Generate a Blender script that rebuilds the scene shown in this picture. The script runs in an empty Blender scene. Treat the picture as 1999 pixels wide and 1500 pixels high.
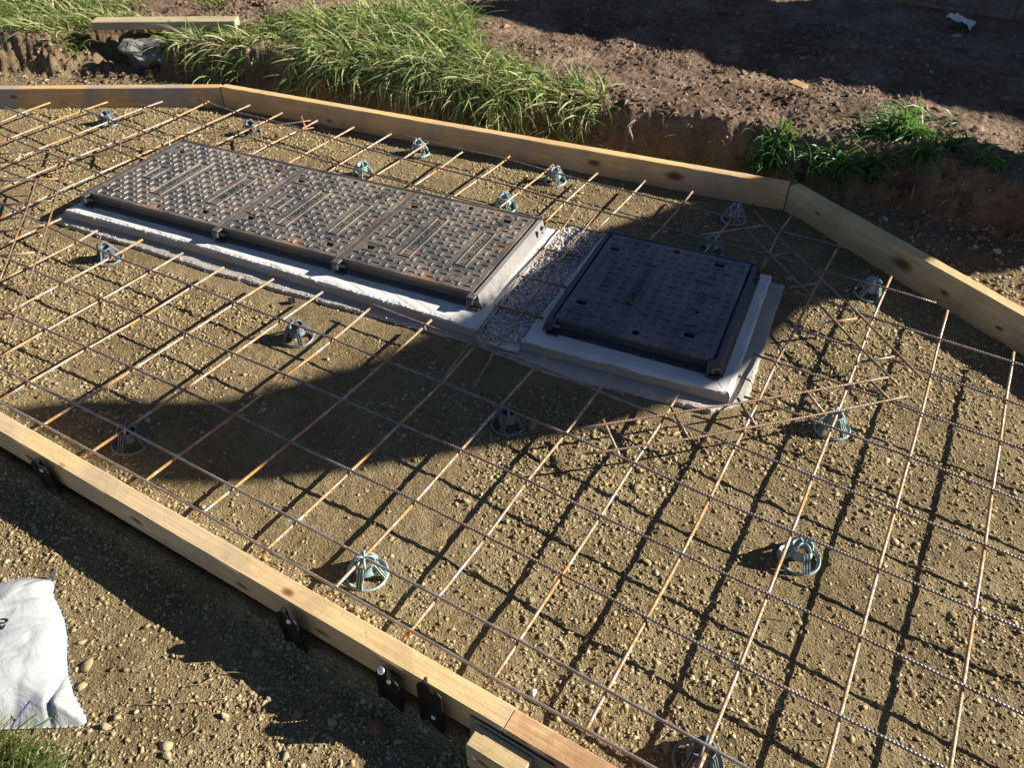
import bpy, bmesh, math, random
import numpy as np
from mathutils import Vector, Matrix, Euler

R_ = math.radians
S = bpy.context.scene
C = S.collection

# ------------------------------------------------------------------ camera
FX = 1.509
cam = bpy.data.cameras.new('camera'); camo = bpy.data.objects.new('camera', cam); C.objects.link(camo)
cam.sensor_width = 36.0; cam.sensor_fit = 'HORIZONTAL'; cam.lens = 36.0 * FX * 1000 / 1999
cam.clip_start = 0.05; cam.clip_end = 400
CAMP = Vector((1.8074, -0.7420, 1.4397)); CAMR = Euler((0.85857, -0.00272, 0.52667), 'XYZ')
camo.location = CAMP; camo.rotation_euler = CAMR
S.camera = camo

# ------------------------------------------------------------------ world, sun, exposure
SUN_AZ, SUN_EL = R_(32.5), R_(27.0)          # direction towards the sun, from +x
W = bpy.data.worlds.new("World"); S.world = W; W.use_nodes = True
nt = W.node_tree
bg = nt.nodes['Background']
sky = nt.nodes.new('ShaderNodeTexSky'); sky.sky_type = 'NISHITA'; sky.sun_disc = False; sky.air_density = .5; sky.dust_density = .2
sky.sun_elevation = SUN_EL; sky.sun_rotation = math.pi / 2 - SUN_AZ
nt.links.new(sky.outputs[0], bg.inputs[0]); bg.inputs[1].default_value = 0.05
sl = bpy.data.lights.new('sun', 'SUN'); sl.energy = 5.0; sl.angle = R_(0.4); sl.color = (1.0, 0.93, 0.82)
so = bpy.data.objects.new('sun', sl); C.objects.link(so)
sd = Vector((math.cos(SUN_EL) * math.cos(SUN_AZ), math.cos(SUN_EL) * math.sin(SUN_AZ), math.sin(SUN_EL)))
so.rotation_euler = sd.to_track_quat('Z', 'Y').to_euler(); so.location = (6, 4, 6)
S.view_settings.view_transform = 'Standard'; S.view_settings.look = 'None'
S.view_settings.gamma = 1; S.view_settings.exposure = 1.3

# ------------------------------------------------------------------ helpers
_m = CAMR.to_matrix()
def at(px, py, z):
    """surveyed image coordinate -> point on the level z"""
    d = _m @ Vector(((px - 999.5) / (FX * 1000), -(py - 750) / (FX * 1000), -1))
    t = (z - CAMP.z) / d.z
    return CAMP + d * t

def tag(o, label=None, cat=None, group=None, kind=None):
    if label: o['label'] = label
    if cat: o['category'] = cat
    if group: o['group'] = group
    if kind: o['kind'] = kind
    return o

def empty(name, loc, label, cat, group=None, rz=0.0):
    o = bpy.data.objects.new(name, None); C.objects.link(o); o.location = loc; o.rotation_euler = (0, 0, rz)
    o.empty_display_size = 0.05
    bpy.context.view_layer.update() if False else None
    return tag(o, label, cat, group)

def link_mesh(name, me, mat, parent=None):
    o = bpy.data.objects.new(name, me); C.objects.link(o)
    if mat:
        me.materials.clear(); me.materials.append(mat)
    if parent: o.parent = parent
    return o

class MB:
    def __init__(s): s.v = []; s.f = []; s.uv = []
    def add(s, vs, fs, uvs=None):
        b = len(s.v); s.v += [tuple(p) for p in vs]; s.f += [tuple(b + i for i in f) for f in fs]
        if uvs: s.uv += uvs
        return s
    def box(s, x0, y0, z0, x1, y1, z1, M=None):
        vs = [Vector(p) for p in ((x0,y0,z0),(x1,y0,z0),(x1,y1,z0),(x0,y1,z0),(x0,y0,z1),(x1,y0,z1),(x1,y1,z1),(x0,y1,z1))]
        if M: vs = [M @ p for p in vs]
        return s.add(vs, [(0,3,2,1),(4,5,6,7),(0,1,5,4),(1,2,6,5),(2,3,7,6),(3,0,4,7)])
    def frustum(s, cx, cy, z0, lx, ly, h, t):
        a, b = lx/2, ly/2; c, d = a - t, b - t
        return s.add([(cx-a,cy-b,z0),(cx+a,cy-b,z0),(cx+a,cy+b,z0),(cx-a,cy+b,z0),(cx-c,cy-d,z0+h),(cx+c,cy-d,z0+h),(cx+c,cy+d,z0+h),(cx-c,cy+d,z0+h)],
                     [(4,5,6,7),(0,1,5,4),(1,2,6,5),(2,3,7,6),(3,0,4,7)])
    def tube(s, pts, r, n=8, cap=True, uv=False, u0=0.0):
        pts = [Vector(p) for p in pts]; rings = []; L = u0; us = []
        up = Vector((0, 0, 1)) if abs((pts[-1]-pts[0]).normalized().z) < .9 else Vector((1, 0, 0))
        for i, p in enumerate(pts):
            t = (pts[min(i+1, len(pts)-1)] - pts[max(i-1, 0)]).normalized()
            a = t.cross(up).normalized(); b = a.cross(t)
            rr = r[i] if isinstance(r, (list, tuple)) else r
            rings.append([p + (a*math.cos(k*2*math.pi/n) + b*math.sin(k*2*math.pi/n))*rr for k in range(n)])
            if i: L += (p - pts[i-1]).length
            us.append(L)
        vs = [q for g in rings for q in g]; fs = []; uvs = []
        for i in range(len(pts)-1):
            for k in range(n):
                k2 = (k+1) % n
                fs.append((i*n+k, i*n+k2, (i+1)*n+k2, (i+1)*n+k))
                uvs += [(us[i], k/n), (us[i], (k+1)/n), (us[i+1], (k+1)/n), (us[i+1], k/n)]
        if cap:
            fs.append(tuple(range(n-1, -1, -1))); fs.append(tuple((len(pts)-1)*n+k for k in range(n)))
            uvs += [(us[0], 0)]*n + [(us[-1], 0)]*n
        return s.add(vs, fs, uvs if uv else None)
    def lathe(s, prof, n=24, c=(0,0,0), closed=False):
        vs = []; fs = []
        for (r, z) in prof:
            for k in range(n):
                a = k*2*math.pi/n; vs.append((c[0]+r*math.cos(a), c[1]+r*math.sin(a), c[2]+z))
        m = len(prof)
        for i in range(m if closed else m-1):
            j = (i+1) % m
            for k in range(n):
                k2 = (k+1) % n; fs.append((i*n+k, i*n+k2, j*n+k2, j*n+k))
        return s.add(vs, fs)
    def build(s, name, mat, parent=None, smooth=False, bevel=0.0):
        me = bpy.data.meshes.new(name); me.from_pydata([tuple(p) for p in s.v], [], s.f)
        if s.uv and len(s.uv) == len(me.loops):
            l = me.uv_layers.new(name='UVMap'); l.data.foreach_set('uv', [c for u in s.uv for c in u])
        if bevel:
            bm = bmesh.new(); bm.from_mesh(me)
            bmesh.ops.bevel(bm, geom=[e for e in bm.edges if e.calc_face_angle(0) > .6], offset=bevel, segments=1, affect='EDGES')
            bm.to_mesh(me); bm.free()
        if smooth: me.polygons.foreach_set('use_smooth', [True]*len(me.polygons))
        me.update()
        return link_mesh(name, me, mat, parent)

def np_mesh(name, V, F, mat, smooth=False, parent=None):
    """V (n,3), F (m,k) numpy"""
    me = bpy.data.meshes.new(name); m, k = F.shape
    me.vertices.add(len(V)); me.vertices.foreach_set('co', V.astype(np.float32).ravel())
    me.loops.add(m*k); me.loops.foreach_set('vertex_index', F.astype(np.int32).ravel())
    me.polygons.add(m); me.polygons.foreach_set('loop_start', np.arange(0, m*k, k, dtype=np.int32))
    me.polygons.foreach_set('loop_total', np.full(m, k, dtype=np.int32))
    if smooth: me.polygons.foreach_set('use_smooth', np.ones(m, dtype=bool))
    me.update(calc_edges=True)
    return link_mesh(name, me, mat, parent)

_tabs = {}
def vn(x, y, sc, seed=0):
    if seed not in _tabs: _tabs[seed] = np.random.RandomState(seed+11).rand(256, 256)
    T = _tabs[seed]; x = np.asarray(x)*sc+50.3; y = np.asarray(y)*sc+71.7
    xi = np.floor(x).astype(int); yi = np.floor(y).astype(int); fx = x-xi; fy = y-yi
    fx = fx*fx*(3-2*fx); fy = fy*fy*(3-2*fy)
    a = T[xi%256, yi%256]; b = T[(xi+1)%256, yi%256]; c = T[xi%256, (yi+1)%256]; d = T[(xi+1)%256, (yi+1)%256]
    return (a*(1-fx)+b*fx)*(1-fy)+(c*(1-fx)+d*fx)*fy - .5
def cell(x, y, sc, seed=0):
    """distance to nearest feature point (0..~.9)"""
    rs = np.random.RandomState(seed+5); TX = rs.rand(256, 256); TY = rs.rand(256, 256); TH = rs.rand(256, 256)
    x = np.asarray(x)*sc+90.; y = np.asarray(y)*sc+90.; xi = np.floor(x).astype(int); yi = np.floor(y).astype(int)
    best = np.full(x.shape, 9.); hh = np.zeros(x.shape)
    for dx in (-1, 0, 1):
        for dy in (-1, 0, 1):
            a = (xi+dx) % 256; b = (yi+dy) % 256
            d = np.hypot(xi+dx+TX[a, b]-x, yi+dy+TY[a, b]-y)
            w = d < best; best = np.where(w, d, best); hh = np.where(w, TH[a, b], hh)
    return best, hh
sst = lambda a, b, x: np.clip((x-a)/(b-a), 0, 1)**2*(3-2*np.clip((x-a)/(b-a), 0, 1))

# ------------------------------------------------------------------ materials
def mat(name):
    m = bpy.data.materials.new(name); m.use_nodes = True; n = m.node_tree
    return m, n, n.nodes['Principled BSDF']
def nd(n, t, **kw):
    x = n.nodes.new(t)
    for k, v in kw.items(): setattr(x, k, v)
    return x
def ramp(n, stops, fac=None):
    r = n.nodes.new('ShaderNodeValToRGB'); e = r.color_ramp.elements
    while len(e) < len(stops): e.new(.5)
    for i, (p, c) in enumerate(stops): e[i].position = p; e[i].color = (*c, 1) if len(c) == 3 else c
    if fac is not None: n.links.new(fac, r.inputs[0])
    return r
def noise(n, sc, det=4, rough=.5, vec=None, dist=0):
    x = n.nodes.new('ShaderNodeTexNoise'); x.inputs['Scale'].default_value = sc; x.inputs['Detail'].default_value = det
    x.inputs['Roughness'].default_value = rough; x.inputs['Distortion'].default_value = dist
    if vec is not None: n.links.new(vec, x.inputs['Vector'])
    return x
def mix(n, fac, a, b, blend='MIX'):
    x = n.nodes.new('ShaderNodeMix'); x.data_type = 'RGBA'; x.blend_type = blend
    for s, v in ((x.inputs[0], fac), (x.inputs[6], a), (x.inputs[7], b)):
        if isinstance(v, (int, float)): s.default_value = v
        elif isinstance(v, tuple): s.default_value = (*v, 1)
        else: n.links.new(v, s)
    return x.outputs[2]
def math_(n, op, a, b=None, c=None):
    x = n.nodes.new('ShaderNodeMath'); x.operation = op
    for i, v in enumerate((a, b, c)):
        if v is None: continue
        if isinstance(v, (int, float)): x.inputs[i].default_value = v
        else: n.links.new(v, x.inputs[i])
    return x.outputs[0]
def bump(n, p, h, dist=.002, st=1.0, prev=None):
    b = n.nodes.new('ShaderNodeBump'); b.inputs['Distance'].default_value = dist; b.inputs['Strength'].default_value = st
    n.links.new(h, b.inputs['Height'])
    if prev is not None: n.links.new(prev, b.inputs['Normal'])
    n.links.new(b.outputs[0], p.inputs['Normal']); return b.outputs[0]
def coords(n, kind='Object'):
    return n.nodes.new('ShaderNodeTexCoord').outputs[kind]

OLIVE = ((.125,.09,.042), (.20,.15,.075), (.29,.225,.122))
def soil_mat():
    m, n, p = mat('soil'); v = coords(n)
    a = ramp(n, [(.3, OLIVE[0]), (.5, OLIVE[1]), (.72, OLIVE[2])], noise(n, 5, 6, .6, v).outputs[0]).outputs[0]
    a2 = mix(n, math_(n, 'MULTIPLY', ramp(n, [(.45, (0,0,0)), (.7, (1,1,1))], noise(n, 190, 3, .6, v).outputs[0]).outputs[0], .45), a, (.42,.33,.2))
    a2 = mix(n, math_(n, 'MULTIPLY', ramp(n, [(.35, (1,1,1)), (.5, (0,0,0))], noise(n, 60, 3, .6, v).outputs[0]).outputs[0], .4), a2, (.11,.08,.042))
    b = ramp(n, [(.3, (.085,.056,.036)), (.5, (.19,.132,.088)), (.72, (.36,.265,.185))], noise(n, 4, 7, .65, v).outputs[0]).outputs[0]
    b = mix(n, math_(n, 'MULTIPLY', ramp(n, [(.4, (1,1,1)), (.56, (0,0,0))], noise(n, 38, 5, .7, v).outputs[0]).outputs[0], .5), b, (.08,.048,.033))
    at_ = nd(n, 'ShaderNodeAttribute', attribute_name='bank')
    n.links.new(mix(n, at_.outputs['Fac'], a2, b), p.inputs['Base Color'])
    p.inputs['Roughness'].default_value = .95; p.inputs['Specular IOR Level'].default_value = .15
    x = bump(n, p, noise(n, 90, 6, .7, v).outputs[0], .006, 1)
    vo = nd(n, 'ShaderNodeTexVoronoi'); vo.inputs['Scale'].default_value = 170; n.links.new(v, vo.inputs['Vector'])
    x = bump(n, p, vo.outputs['Distance'], .0035, 1, x)
    vo = nd(n, 'ShaderNodeTexVoronoi'); vo.inputs['Scale'].default_value = 420; n.links.new(v, vo.inputs['Vector'])
    bump(n, p, vo.outputs['Distance'], .0016, 1, x)
    return m
M_SOIL = soil_mat()

def clod_mat(name, c0, c1, c2, pale=(.5,.45,.38)):
    m, n, p = mat(name); v = coords(n); g = nd(n, 'ShaderNodeNewGeometry')
    r = ramp(n, [(0, c0), (.45, c1), (.9, c2), (1.0, pale)], g.outputs['Random Per Island']).outputs[0]
    c = mix(n, .35, r, ramp(n, [(.35, c0), (.65, c2)], noise(n, 140, 4, .6, v).outputs[0]).outputs[0])
    n.links.new(c, p.inputs['Base Color']); p.inputs['Roughness'].default_value = .9; p.inputs['Specular IOR Level'].default_value = .2
    bump(n, p, noise(n, 260, 4, .65, v).outputs[0], .0016, .9)
    return m
M_CLOD = clod_mat('gravelly_clods', (.14,.10,.047), (.28,.215,.108), (.43,.345,.195), (.50,.44,.32))
M_BCLOD = clod_mat('bank_clods', (.085,.055,.036), (.18,.12,.08), (.30,.215,.15), (.36,.29,.22))
M_MORTAR = clod_mat('crushed_mortar', (.42,.40,.37), (.58,.56,.52), (.70,.68,.64), (.78,.77,.74))

def stone_mat(name, col, var=.3):
    m, n, p = mat(name); v = coords(n)
    n.links.new(ramp(n, [(.3, tuple(c*(1-var) for c in col)), (.7, tuple(min(1, c*(1+var)) for c in col))], noise(n, 60, 6, .65, v).outputs[0]).outputs[0], p.inputs['Base Color'])
    p.inputs['Roughness'].default_value = .85; bump(n, p, noise(n, 180, 5, .6, v).outputs[0], .002, .9)
    return m

def wood_mat(name, light, dark, knots=(), stain=0.0, grey=0.0, red=0.0):
    m, n, p = mat(name); v = coords(n)
    mp = nd(n, 'ShaderNodeMapping'); mp.inputs['Scale'].default_value = (1.2, 26, 26); n.links.new(v, mp.inputs['Vector'])
    g = noise(n, 3.2, 6, .6, mp.outputs[0], 1.2)
    mp2 = nd(n, 'ShaderNodeMapping'); mp2.inputs['Scale'].default_value = (3, 150, 150); n.links.new(v, mp2.inputs['Vector'])
    g2 = noise(n, 3, 4, .6, mp2.outputs[0])
    col = ramp(n, [(.28, dark), (.5, tuple((a+b)/2 for a, b in zip(light, dark))), (.7, light)], g.outputs[0]).outputs[0]
    col = mix(n, math_(n, 'MULTIPLY', ramp(n, [(.42, (1,1,1)), (.56, (0,0,0))], g2.outputs[0]).outputs[0], .38), col, tuple(c*.55 for c in dark))
    col = mix(n, math_(n, 'MULTIPLY', ramp(n, [(.45, (0,0,0)), (.75, (1,1,1))], noise(n, 7, 5, .6, v).outputs[0]).outputs[0], .35+stain), col, (.20,.14,.085))
    if grey:
        gm = ramp(n, [(.50, (0,0,0)), (.56, (1,1,1))], noise(n, 2.3, 5, .55, v, .3).outputs[0]).outputs[0]
        col = mix(n, math_(n, 'MULTIPLY', gm, grey), col, (.27,.26,.25))
    if red:
        gm = ramp(n, [(.42, (0,0,0)), (.6, (1,1,1))], noise(n, 9, 6, .7, v, .4).outputs[0]).outputs[0]
        col = mix(n, math_(n, 'MULTIPLY', gm, red), col, (.24,.10,.06))
    sep = nd(n, 'ShaderNodeSeparateXYZ'); n.links.new(v, sep.inputs[0])
    for (kx, ky, kz, rr) in knots:
        dx = math_(n, 'MULTIPLY', math_(n, 'SUBTRACT', sep.outputs[0], kx), .5)
        dy = math_(n, 'SUBTRACT', sep.outputs[1], ky); dz = math_(n, 'SUBTRACT', sep.outputs[2], kz)
        d = math_(n, 'SQRT', math_(n, 'ADD', math_(n, 'ADD', math_(n, 'POWER', dx, 2), math_(n, 'MULTIPLY', math_(n, 'POWER', dy, 2), .8)), math_(n, 'POWER', dz, 2)))
        d = math_(n, 'ADD', d, math_(n, 'MULTIPLY', math_(n, 'SUBTRACT', g2.outputs[0], .5), rr*.5))
        k = ramp(n, [(0, (.14,.06,.03)), (.45, (.2,.085,.04)), (.62, (.28,.15,.07)), (1, (0,0,0))], math_(n, 'DIVIDE', d, rr*1.5)).outputs[0]
        f = ramp(n, [(.55, (1,1,1)), (1, (0,0,0))], math_(n, 'DIVIDE', d, rr*1.5)).outputs[0]
        col = mix(n, f, col, k)
    mud = math_(n, 'MULTIPLY', ramp(n, [(.58, (0,0,0)), (.66, (1,1,1))], noise(n, 34, 7, .75, v, .5).outputs[0]).outputs[0], ramp(n, [(.42, (0,0,0)), (.6, (1,1,1))], noise(n, 4.5, 4, .6, v).outputs[0]).outputs[0])
    col = mix(n, math_(n, 'MULTIPLY', mud, .65), col, (.22,.165,.10))
    n.links.new(col, p.inputs['Base Color']); p.inputs['Roughness'].default_value = .72; p.inputs['Specular IOR Level'].default_value = .25
    x = bump(n, p, g2.outputs[0], .0012, .6); bump(n, p, noise(n, 220, 3, .6, v).outputs[0], .0007, .6, x)
    return m

def bar_mat(name, metal, rust, brown, thr, rib=1.0):
    m, n, p = mat(name); uv = nd(n, 'ShaderNodeUVMap').outputs[0]
    sep = nd(n, 'ShaderNodeSeparateXYZ'); n.links.new(uv, sep.inputs[0])
    v = coords(n)
    n1 = noise(n, 85, 3, .6, v).outputs[0]; n2 = noise(n, 9, 3, .5, v).outputs[0]
    f = ramp(n, [(thr-.06, (0,0,0)), (thr+.05, (1,1,1))], math_(n, 'ADD', math_(n, 'MULTIPLY', n1, .65), math_(n, 'MULTIPLY', n2, .35))).outputs[0]
    base = mix(n, ramp(n, [(.4, (0,0,0)), (.6, (1,1,1))], noise(n, 25, 3, .6, v).outputs[0]).outputs[0], metal, brown)
    col = mix(n, f, base, mix(n, ramp(n, [(.4, (0,0,0)), (.65, (1,1,1))], noise(n, 120, 3, .6, v).outputs[0]).outputs[0], rust, tuple(c*.65 for c in rust)))
    n.links.new(col, p.inputs['Base Color'])
    n.links.new(ramp(n, [(0, (.55,)*3), (1, (.0,)*3)], f).outputs[0], p.inputs['Metallic'])
    n.links.new(ramp(n, [(0, (.38,)*3), (1, (.8,)*3)], f).outputs[0], p.inputs['Roughness'])
    w = math_(n, 'SINE', math_(n, 'ADD', math_(n, 'MULTIPLY', sep.outputs[0], 6.283/.0075), math_(n, 'MULTIPLY', sep.outputs[1], 12.566)))
    x = bump(n, p, w, .0005*rib, .8); bump(n, p, noise(n, 500, 3, .6, v).outputs[0], .0005, .7, x)
    return m
M_CROSS = bar_mat('rusted_sunlit_bar', (.50,.45,.43), (.52,.235,.06), (.36,.25,.18), .51)  # rust plus paler metal; sunlight on the bar sides is put into the colour
M_LONG = bar_mat('rusted_dark_bar', (.28,.255,.25), (.36,.17,.06), (.19,.135,.11), .57)
M_SMOOTH = bar_mat('smooth_grey_bar', (.33,.305,.30), (.50,.23,.06), (.24,.20,.18), .60, .12)
M_THIN = bar_mat('rusted_thin_bar', (.27,.21,.165), (.28,.13,.05), (.23,.155,.10), .53, .5)

def concrete_mat(name, c0, c1, stain=.3, side=None):
    m, n, p = mat(name); v = coords(n)
    c = ramp(n, [(.3, c0), (.7, c1)], noise(n, 6, 8, .6, v).outputs[0]).outputs[0]
    c = mix(n, math_(n, 'MULTIPLY', ramp(n, [(.5, (0,0,0)), (.72, (1,1,1))], noise(n, 14, 5, .7, v).outputs[0]).outputs[0], stain), c, (.30,.24,.17))
    vo = nd(n, 'ShaderNodeTexVoronoi'); vo.inputs['Scale'].default_value = 75; n.links.new(v, vo.inputs['Vector'])
    f = math_(n, 'MULTIPLY', ramp(n, [(.10, (1,1,1)), (.16, (0,0,0))], vo.outputs['Distance']).outputs[0], ramp(n, [(.5, (0,0,0)), (.6, (1,1,1))], noise(n, 18, 3, .6, v).outputs[0]).outputs[0])
    c = mix(n, math_(n, 'MULTIPLY', f, .7), c, (.12,.11,.10))
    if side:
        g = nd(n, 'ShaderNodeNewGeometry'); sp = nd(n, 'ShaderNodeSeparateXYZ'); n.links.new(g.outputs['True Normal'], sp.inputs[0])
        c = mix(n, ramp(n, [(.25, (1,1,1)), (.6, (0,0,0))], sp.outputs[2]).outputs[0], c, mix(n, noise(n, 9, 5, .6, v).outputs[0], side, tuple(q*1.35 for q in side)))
    n.links.new(c, p.inputs['Base Color']); p.inputs['Roughness'].default_value = .88
    x = bump(n, p, noise(n, 30, 8, .65, v).outputs[0], .004, .7); bump(n, p, noise(n, 300, 3, .6, v).outputs[0], .0008, .6, x)
    return m
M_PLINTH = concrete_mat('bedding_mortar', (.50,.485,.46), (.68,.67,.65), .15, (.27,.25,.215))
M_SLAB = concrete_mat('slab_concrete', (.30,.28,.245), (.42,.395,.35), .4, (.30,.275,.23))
M_LUMP = concrete_mat('shade_dark_concrete', (.09,.088,.082), (.17,.165,.155), .5)  # base colour darkened to stand for the shade on the lump

def iron_mat(name, base, dust, dustamt, rustamt, rough):
    m, n, p = mat(name); v = coords(n)
    c = mix(n, noise(n, 40, 5, .6, v).outputs[0], base, tuple(x*1.9 for x in base))
    d = ramp(n, [(.52-dustamt*.3, (0,0,0)), (.66, (1,1,1))], noise(n, 75, 7, .75, v, .3).outputs[0]).outputs[0]
    d2 = math_(n, 'MULTIPLY', d, ramp(n, [(.36, (.12,)*3), (.62, (1,)*3)], noise(n, 6, 6, .65, v, .6).outputs[0]).outputs[0])
    c = mix(n, math_(n, 'MULTIPLY', d2, min(1, dustamt)), c, dust)
    r = ramp(n, [(.53, (0,0,0)), (.62, (1,1,1))], noise(n, 5.5, 9, .82, v, 1.2).outputs[0]).outputs[0]
    c = mix(n, math_(n, 'MULTIPLY', r, rustamt), c, (.34,.14,.055))
    n.links.new(c, p.inputs['Base Color']); p.inputs['Metallic'].default_value = .0
    n.links.new(math_(n, 'ADD', math_(n, 'MULTIPLY', d2, .35), rough), p.inputs['Roughness'])
    p.inputs['Specular IOR Level'].default_value = .6
    x = bump(n, p, noise(n, 120, 6, .7, v).outputs[0], .0012, .8); bump(n, p, d, .0006, .5, x)
    return m
M_IRON = iron_mat('dusty_cast_iron', (.026,.025,.025), (.25,.215,.165), .9, .45, .34)
M_FRAME = iron_mat('frame_iron', (.03,.03,.031), (.22,.19,.15), .45, .15, .4)
M_IRON2 = iron_mat('coated_cast_iron', (.010,.014,.023), (.25,.245,.24), .75, .10, .28)
M_FRAME2 = iron_mat('coated_frame_iron', (.013,.017,.026), (.22,.19,.16), .25, .12, .4)
M_ENDPLATE = iron_mat('grey_end_plate', (.12,.117,.113), (.30,.27,.23), .6, .1, .5)
M_RUST = iron_mat('bare_rust', (.22,.085,.035), (.34,.2,.1), .4, .8, .7)

def plain(name, col, rough=.5, metal=0, bmp=None, spec=.5):
    m, n, p = mat(name); v = coords(n)
    n.links.new(mix(n, noise(n, 30, 5, .6, v).outputs[0], tuple(c*.75 for c in col), tuple(min(1, c*1.25) for c in col)), p.inputs['Base Color'])
    p.inputs['Roughness'].default_value = rough; p.inputs['Metallic'].default_value = metal; p.inputs['Specular IOR Level'].default_value = spec
    bump(n, p, noise(n, bmp or 200, 4, .6, v).outputs[0], .0006, .6)
    return m
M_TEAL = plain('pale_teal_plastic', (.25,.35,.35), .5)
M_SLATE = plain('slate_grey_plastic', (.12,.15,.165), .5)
M_BLACK = plain('black_painted_steel', (.005,.005,.005), .6, spec=.25)
M_ZINC = plain('zinc_screw', (.62,.64,.68), .3, .85)
M_DARKM = plain('dark_marks', (.02,.02,.02), .8)

def leaf_mat(name, stops):
    m, n, p = mat(name); g = nd(n, 'ShaderNodeNewGeometry')
    c = ramp(n, stops, g.outputs['Random Per Island']).outputs[0]
    n.links.new(c, p.inputs['Base Color']); p.inputs['Roughness'].default_value = .42; p.inputs['Specular IOR Level'].default_value = .5
    t = n.nodes.new('ShaderNodeBsdfTranslucent'); n.links.new(mix(n, 1.0, c, (1.0,1.15,.45), 'MULTIPLY'), t.inputs[0])
    mx = n.nodes.new('ShaderNodeMixShader'); mx.inputs[0].default_value = .38
    n.links.new(p.outputs[0], mx.inputs[1]); n.links.new(t.outputs[0], mx.inputs[2])
    n.links.new(mx.outputs[0], n.nodes['Material Output'].inputs[0])
    return m
M_GRASS = leaf_mat('grass_blade', [(0, (.045,.08,.025)), (.2, (.11,.18,.045)), (.45, (.25,.325,.10)), (.68, (.40,.43,.20)), (.9, (.46,.44,.25)), (1, (.42,.33,.2))])
M_TUFT = leaf_mat('dark_grass_blade', [(0, (.045,.12,.03)), (.6, (.09,.21,.05)), (.95, (.2,.33,.09)), (1, (.34,.3,.15))])
M_STRAW = leaf_mat('dry_straw', [(0, (.30,.23,.12)), (1, (.45,.37,.22))])

def bag_mat():
    m, n, p = mat('white_polythene'); v = coords(n)
    n.links.new(mix(n, noise(n, 8, 3, .5, v).outputs[0], (.30,.312,.322), (.38,.393,.405)), p.inputs['Base Color'])
    p.inputs['Roughness'].default_value = .28; p.inputs['Specular IOR Level'].default_value = .5
    p.inputs['Subsurface Weight'].default_value = .0
    x = bump(n, p, noise(n, 18, 5, .55, v, 1.5).outputs[0], .008, .6); bump(n, p, noise(n, 90, 3, .5, v, .6).outputs[0], .0012, .5, x)
    return m
M_BAG = bag_mat()

# ------------------------------------------------------------------ ground
TOE = [(-60, -18), (-8, 0.2), (-2.84, 1.62), (-2.28, 1.86), (-1.65, 2.14), (-1.09, 2.16), (-.46, 2.21), (.08, 2.26), (.4, 2.36), (.77, 2.39), (1.1, 2.48), (1.45, 2.46), (1.75, 2.50), (2.0, 2.46), (2.35, 2.46), (3.2, 2.6), (6, 3.0), (60, 8)]
tx, ty = np.array([a for a, b in TOE]), np.array([b for a, b in TOE])
def far_line(x):       # inner foot of the far formwork
    return np.interp(x, [-2.95, -1.39, 1.342, 2.95], [0.95, 1.88, 2.243, 1.27])
def ground_h(x, y, fine=True):
    x = np.asarray(x, float); y = np.asarray(y, float)
    toe = np.interp(x, tx, ty) + .09*vn(x, y, 3.5, 1) + .05*vn(x, y, 10, 2) + .018*vn(x, y, 28, 24)
    d = y - toe
    notch = sst(-2.75, -2.5, x)*(1-sst(-2.15, -2.02, x))*(1-sst(.28, .42, d))
    b = sst(0, .13, d)*(1-notch*.85)
    top = .082 + .04*vn(x, y, .9, 3) + .06*vn(x, y, 2.1, 4) + .022*np.clip(d-.3, 0, 4) + .022*vn(x, y, 9, 5)*1.4
    rim = np.exp(-((d-.2)/.12)**2)*.02
    inside = (y > -.16) & (y < far_line(x))
    low = np.where(inside, -.060 - .010*sst(1.0, 2.2, x), -.086)
    low = low + .016*np.exp(-((y+.10)/.045)**2)*(y > -.14)*(.6+.8*vn(x, y, 6, 6))
    low = low + np.where(y < -.2, .016*vn(x, y, 3, 7), .006*vn(x, y, 2.5, 8)) + .032*np.exp(-((y+.185)/.03)**2)*(y < -.15)
    h = low*(1-b) + (top+rim)*b
    if fine:
        under = (x > -1.12) & (x < 1.6) & (y > .72+.08*x) & (y < 1.52+.1*x)
        amp = np.where(under, .25, 1.0)*(1-.1*b)
        h = h + amp*(.0035*vn(x, y, 28, 9) + (.003+.008*b)*vn(x, y, 60, 10) + .0028*vn(x, y, 130, 12))
        face = 4*b*(1-b)
        h = h + face*(.07*vn(x, y, 12, 13) + .06*vn(x, y, 31, 14) + .03*vn(x, y, 75, 25))
        crumb = sst(-.05, .22, vn(x, y, 2.2, 15)+.6*vn(x, y, 7, 16)) + .35*b
        c1, h1 = cell(x, y, 42, 1); c2, h2 = cell(x, y, 85, 2)
        h = h + amp*(crumb+.15)*(np.clip(.5-c1, 0, 1)*(.007+.016*b)*h1 + np.clip(.5-c2, 0, 1)*.007*h2)
        # clay smears dragged along the bank top
        h = h + b*(.006*vn(x*.35, y, 34, 17) + .022*np.abs(vn(x*.6, y, 9, 18)))
    return h, b
def grade(lo, hi, step, far):
    a = list(np.arange(lo, hi, step)); s = step; x = hi
    while x < far: a.append(x); s *= 1.35; x += s
    a.append(far); s = step; x = lo; pre = []
    while x > -far: s *= 1.35; x -= s; pre.append(max(x, -far))
    return np.array(sorted(set(pre)) + a)
gx = grade(-3.0, 2.9, .0068, 80); gy = grade(-.95, 4.0, .0068, 80)
GX, GY = np.meshgrid(gx, gy, indexing='ij'); GH, GB = ground_h(GX, GY)
nx, ny = len(gx), len(gy)
idx = np.arange(nx*ny).reshape(nx, ny)
F = np.stack([idx[:-1, :-1], idx[1:, :-1], idx[1:, 1:], idx[:-1, 1:]], -1).reshape(-1, 4)
g = np_mesh('ground', np.stack([GX, GY, GH], -1).reshape(-1, 3), F, M_SOIL, smooth=True)
a = g.data.attributes.new('bank', 'FLOAT', 'POINT')
bk = np.clip(GB + sst(1.2, 2.0, GX)*sst(2.05, 2.5, GY)*.6, 0, 1)
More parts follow.
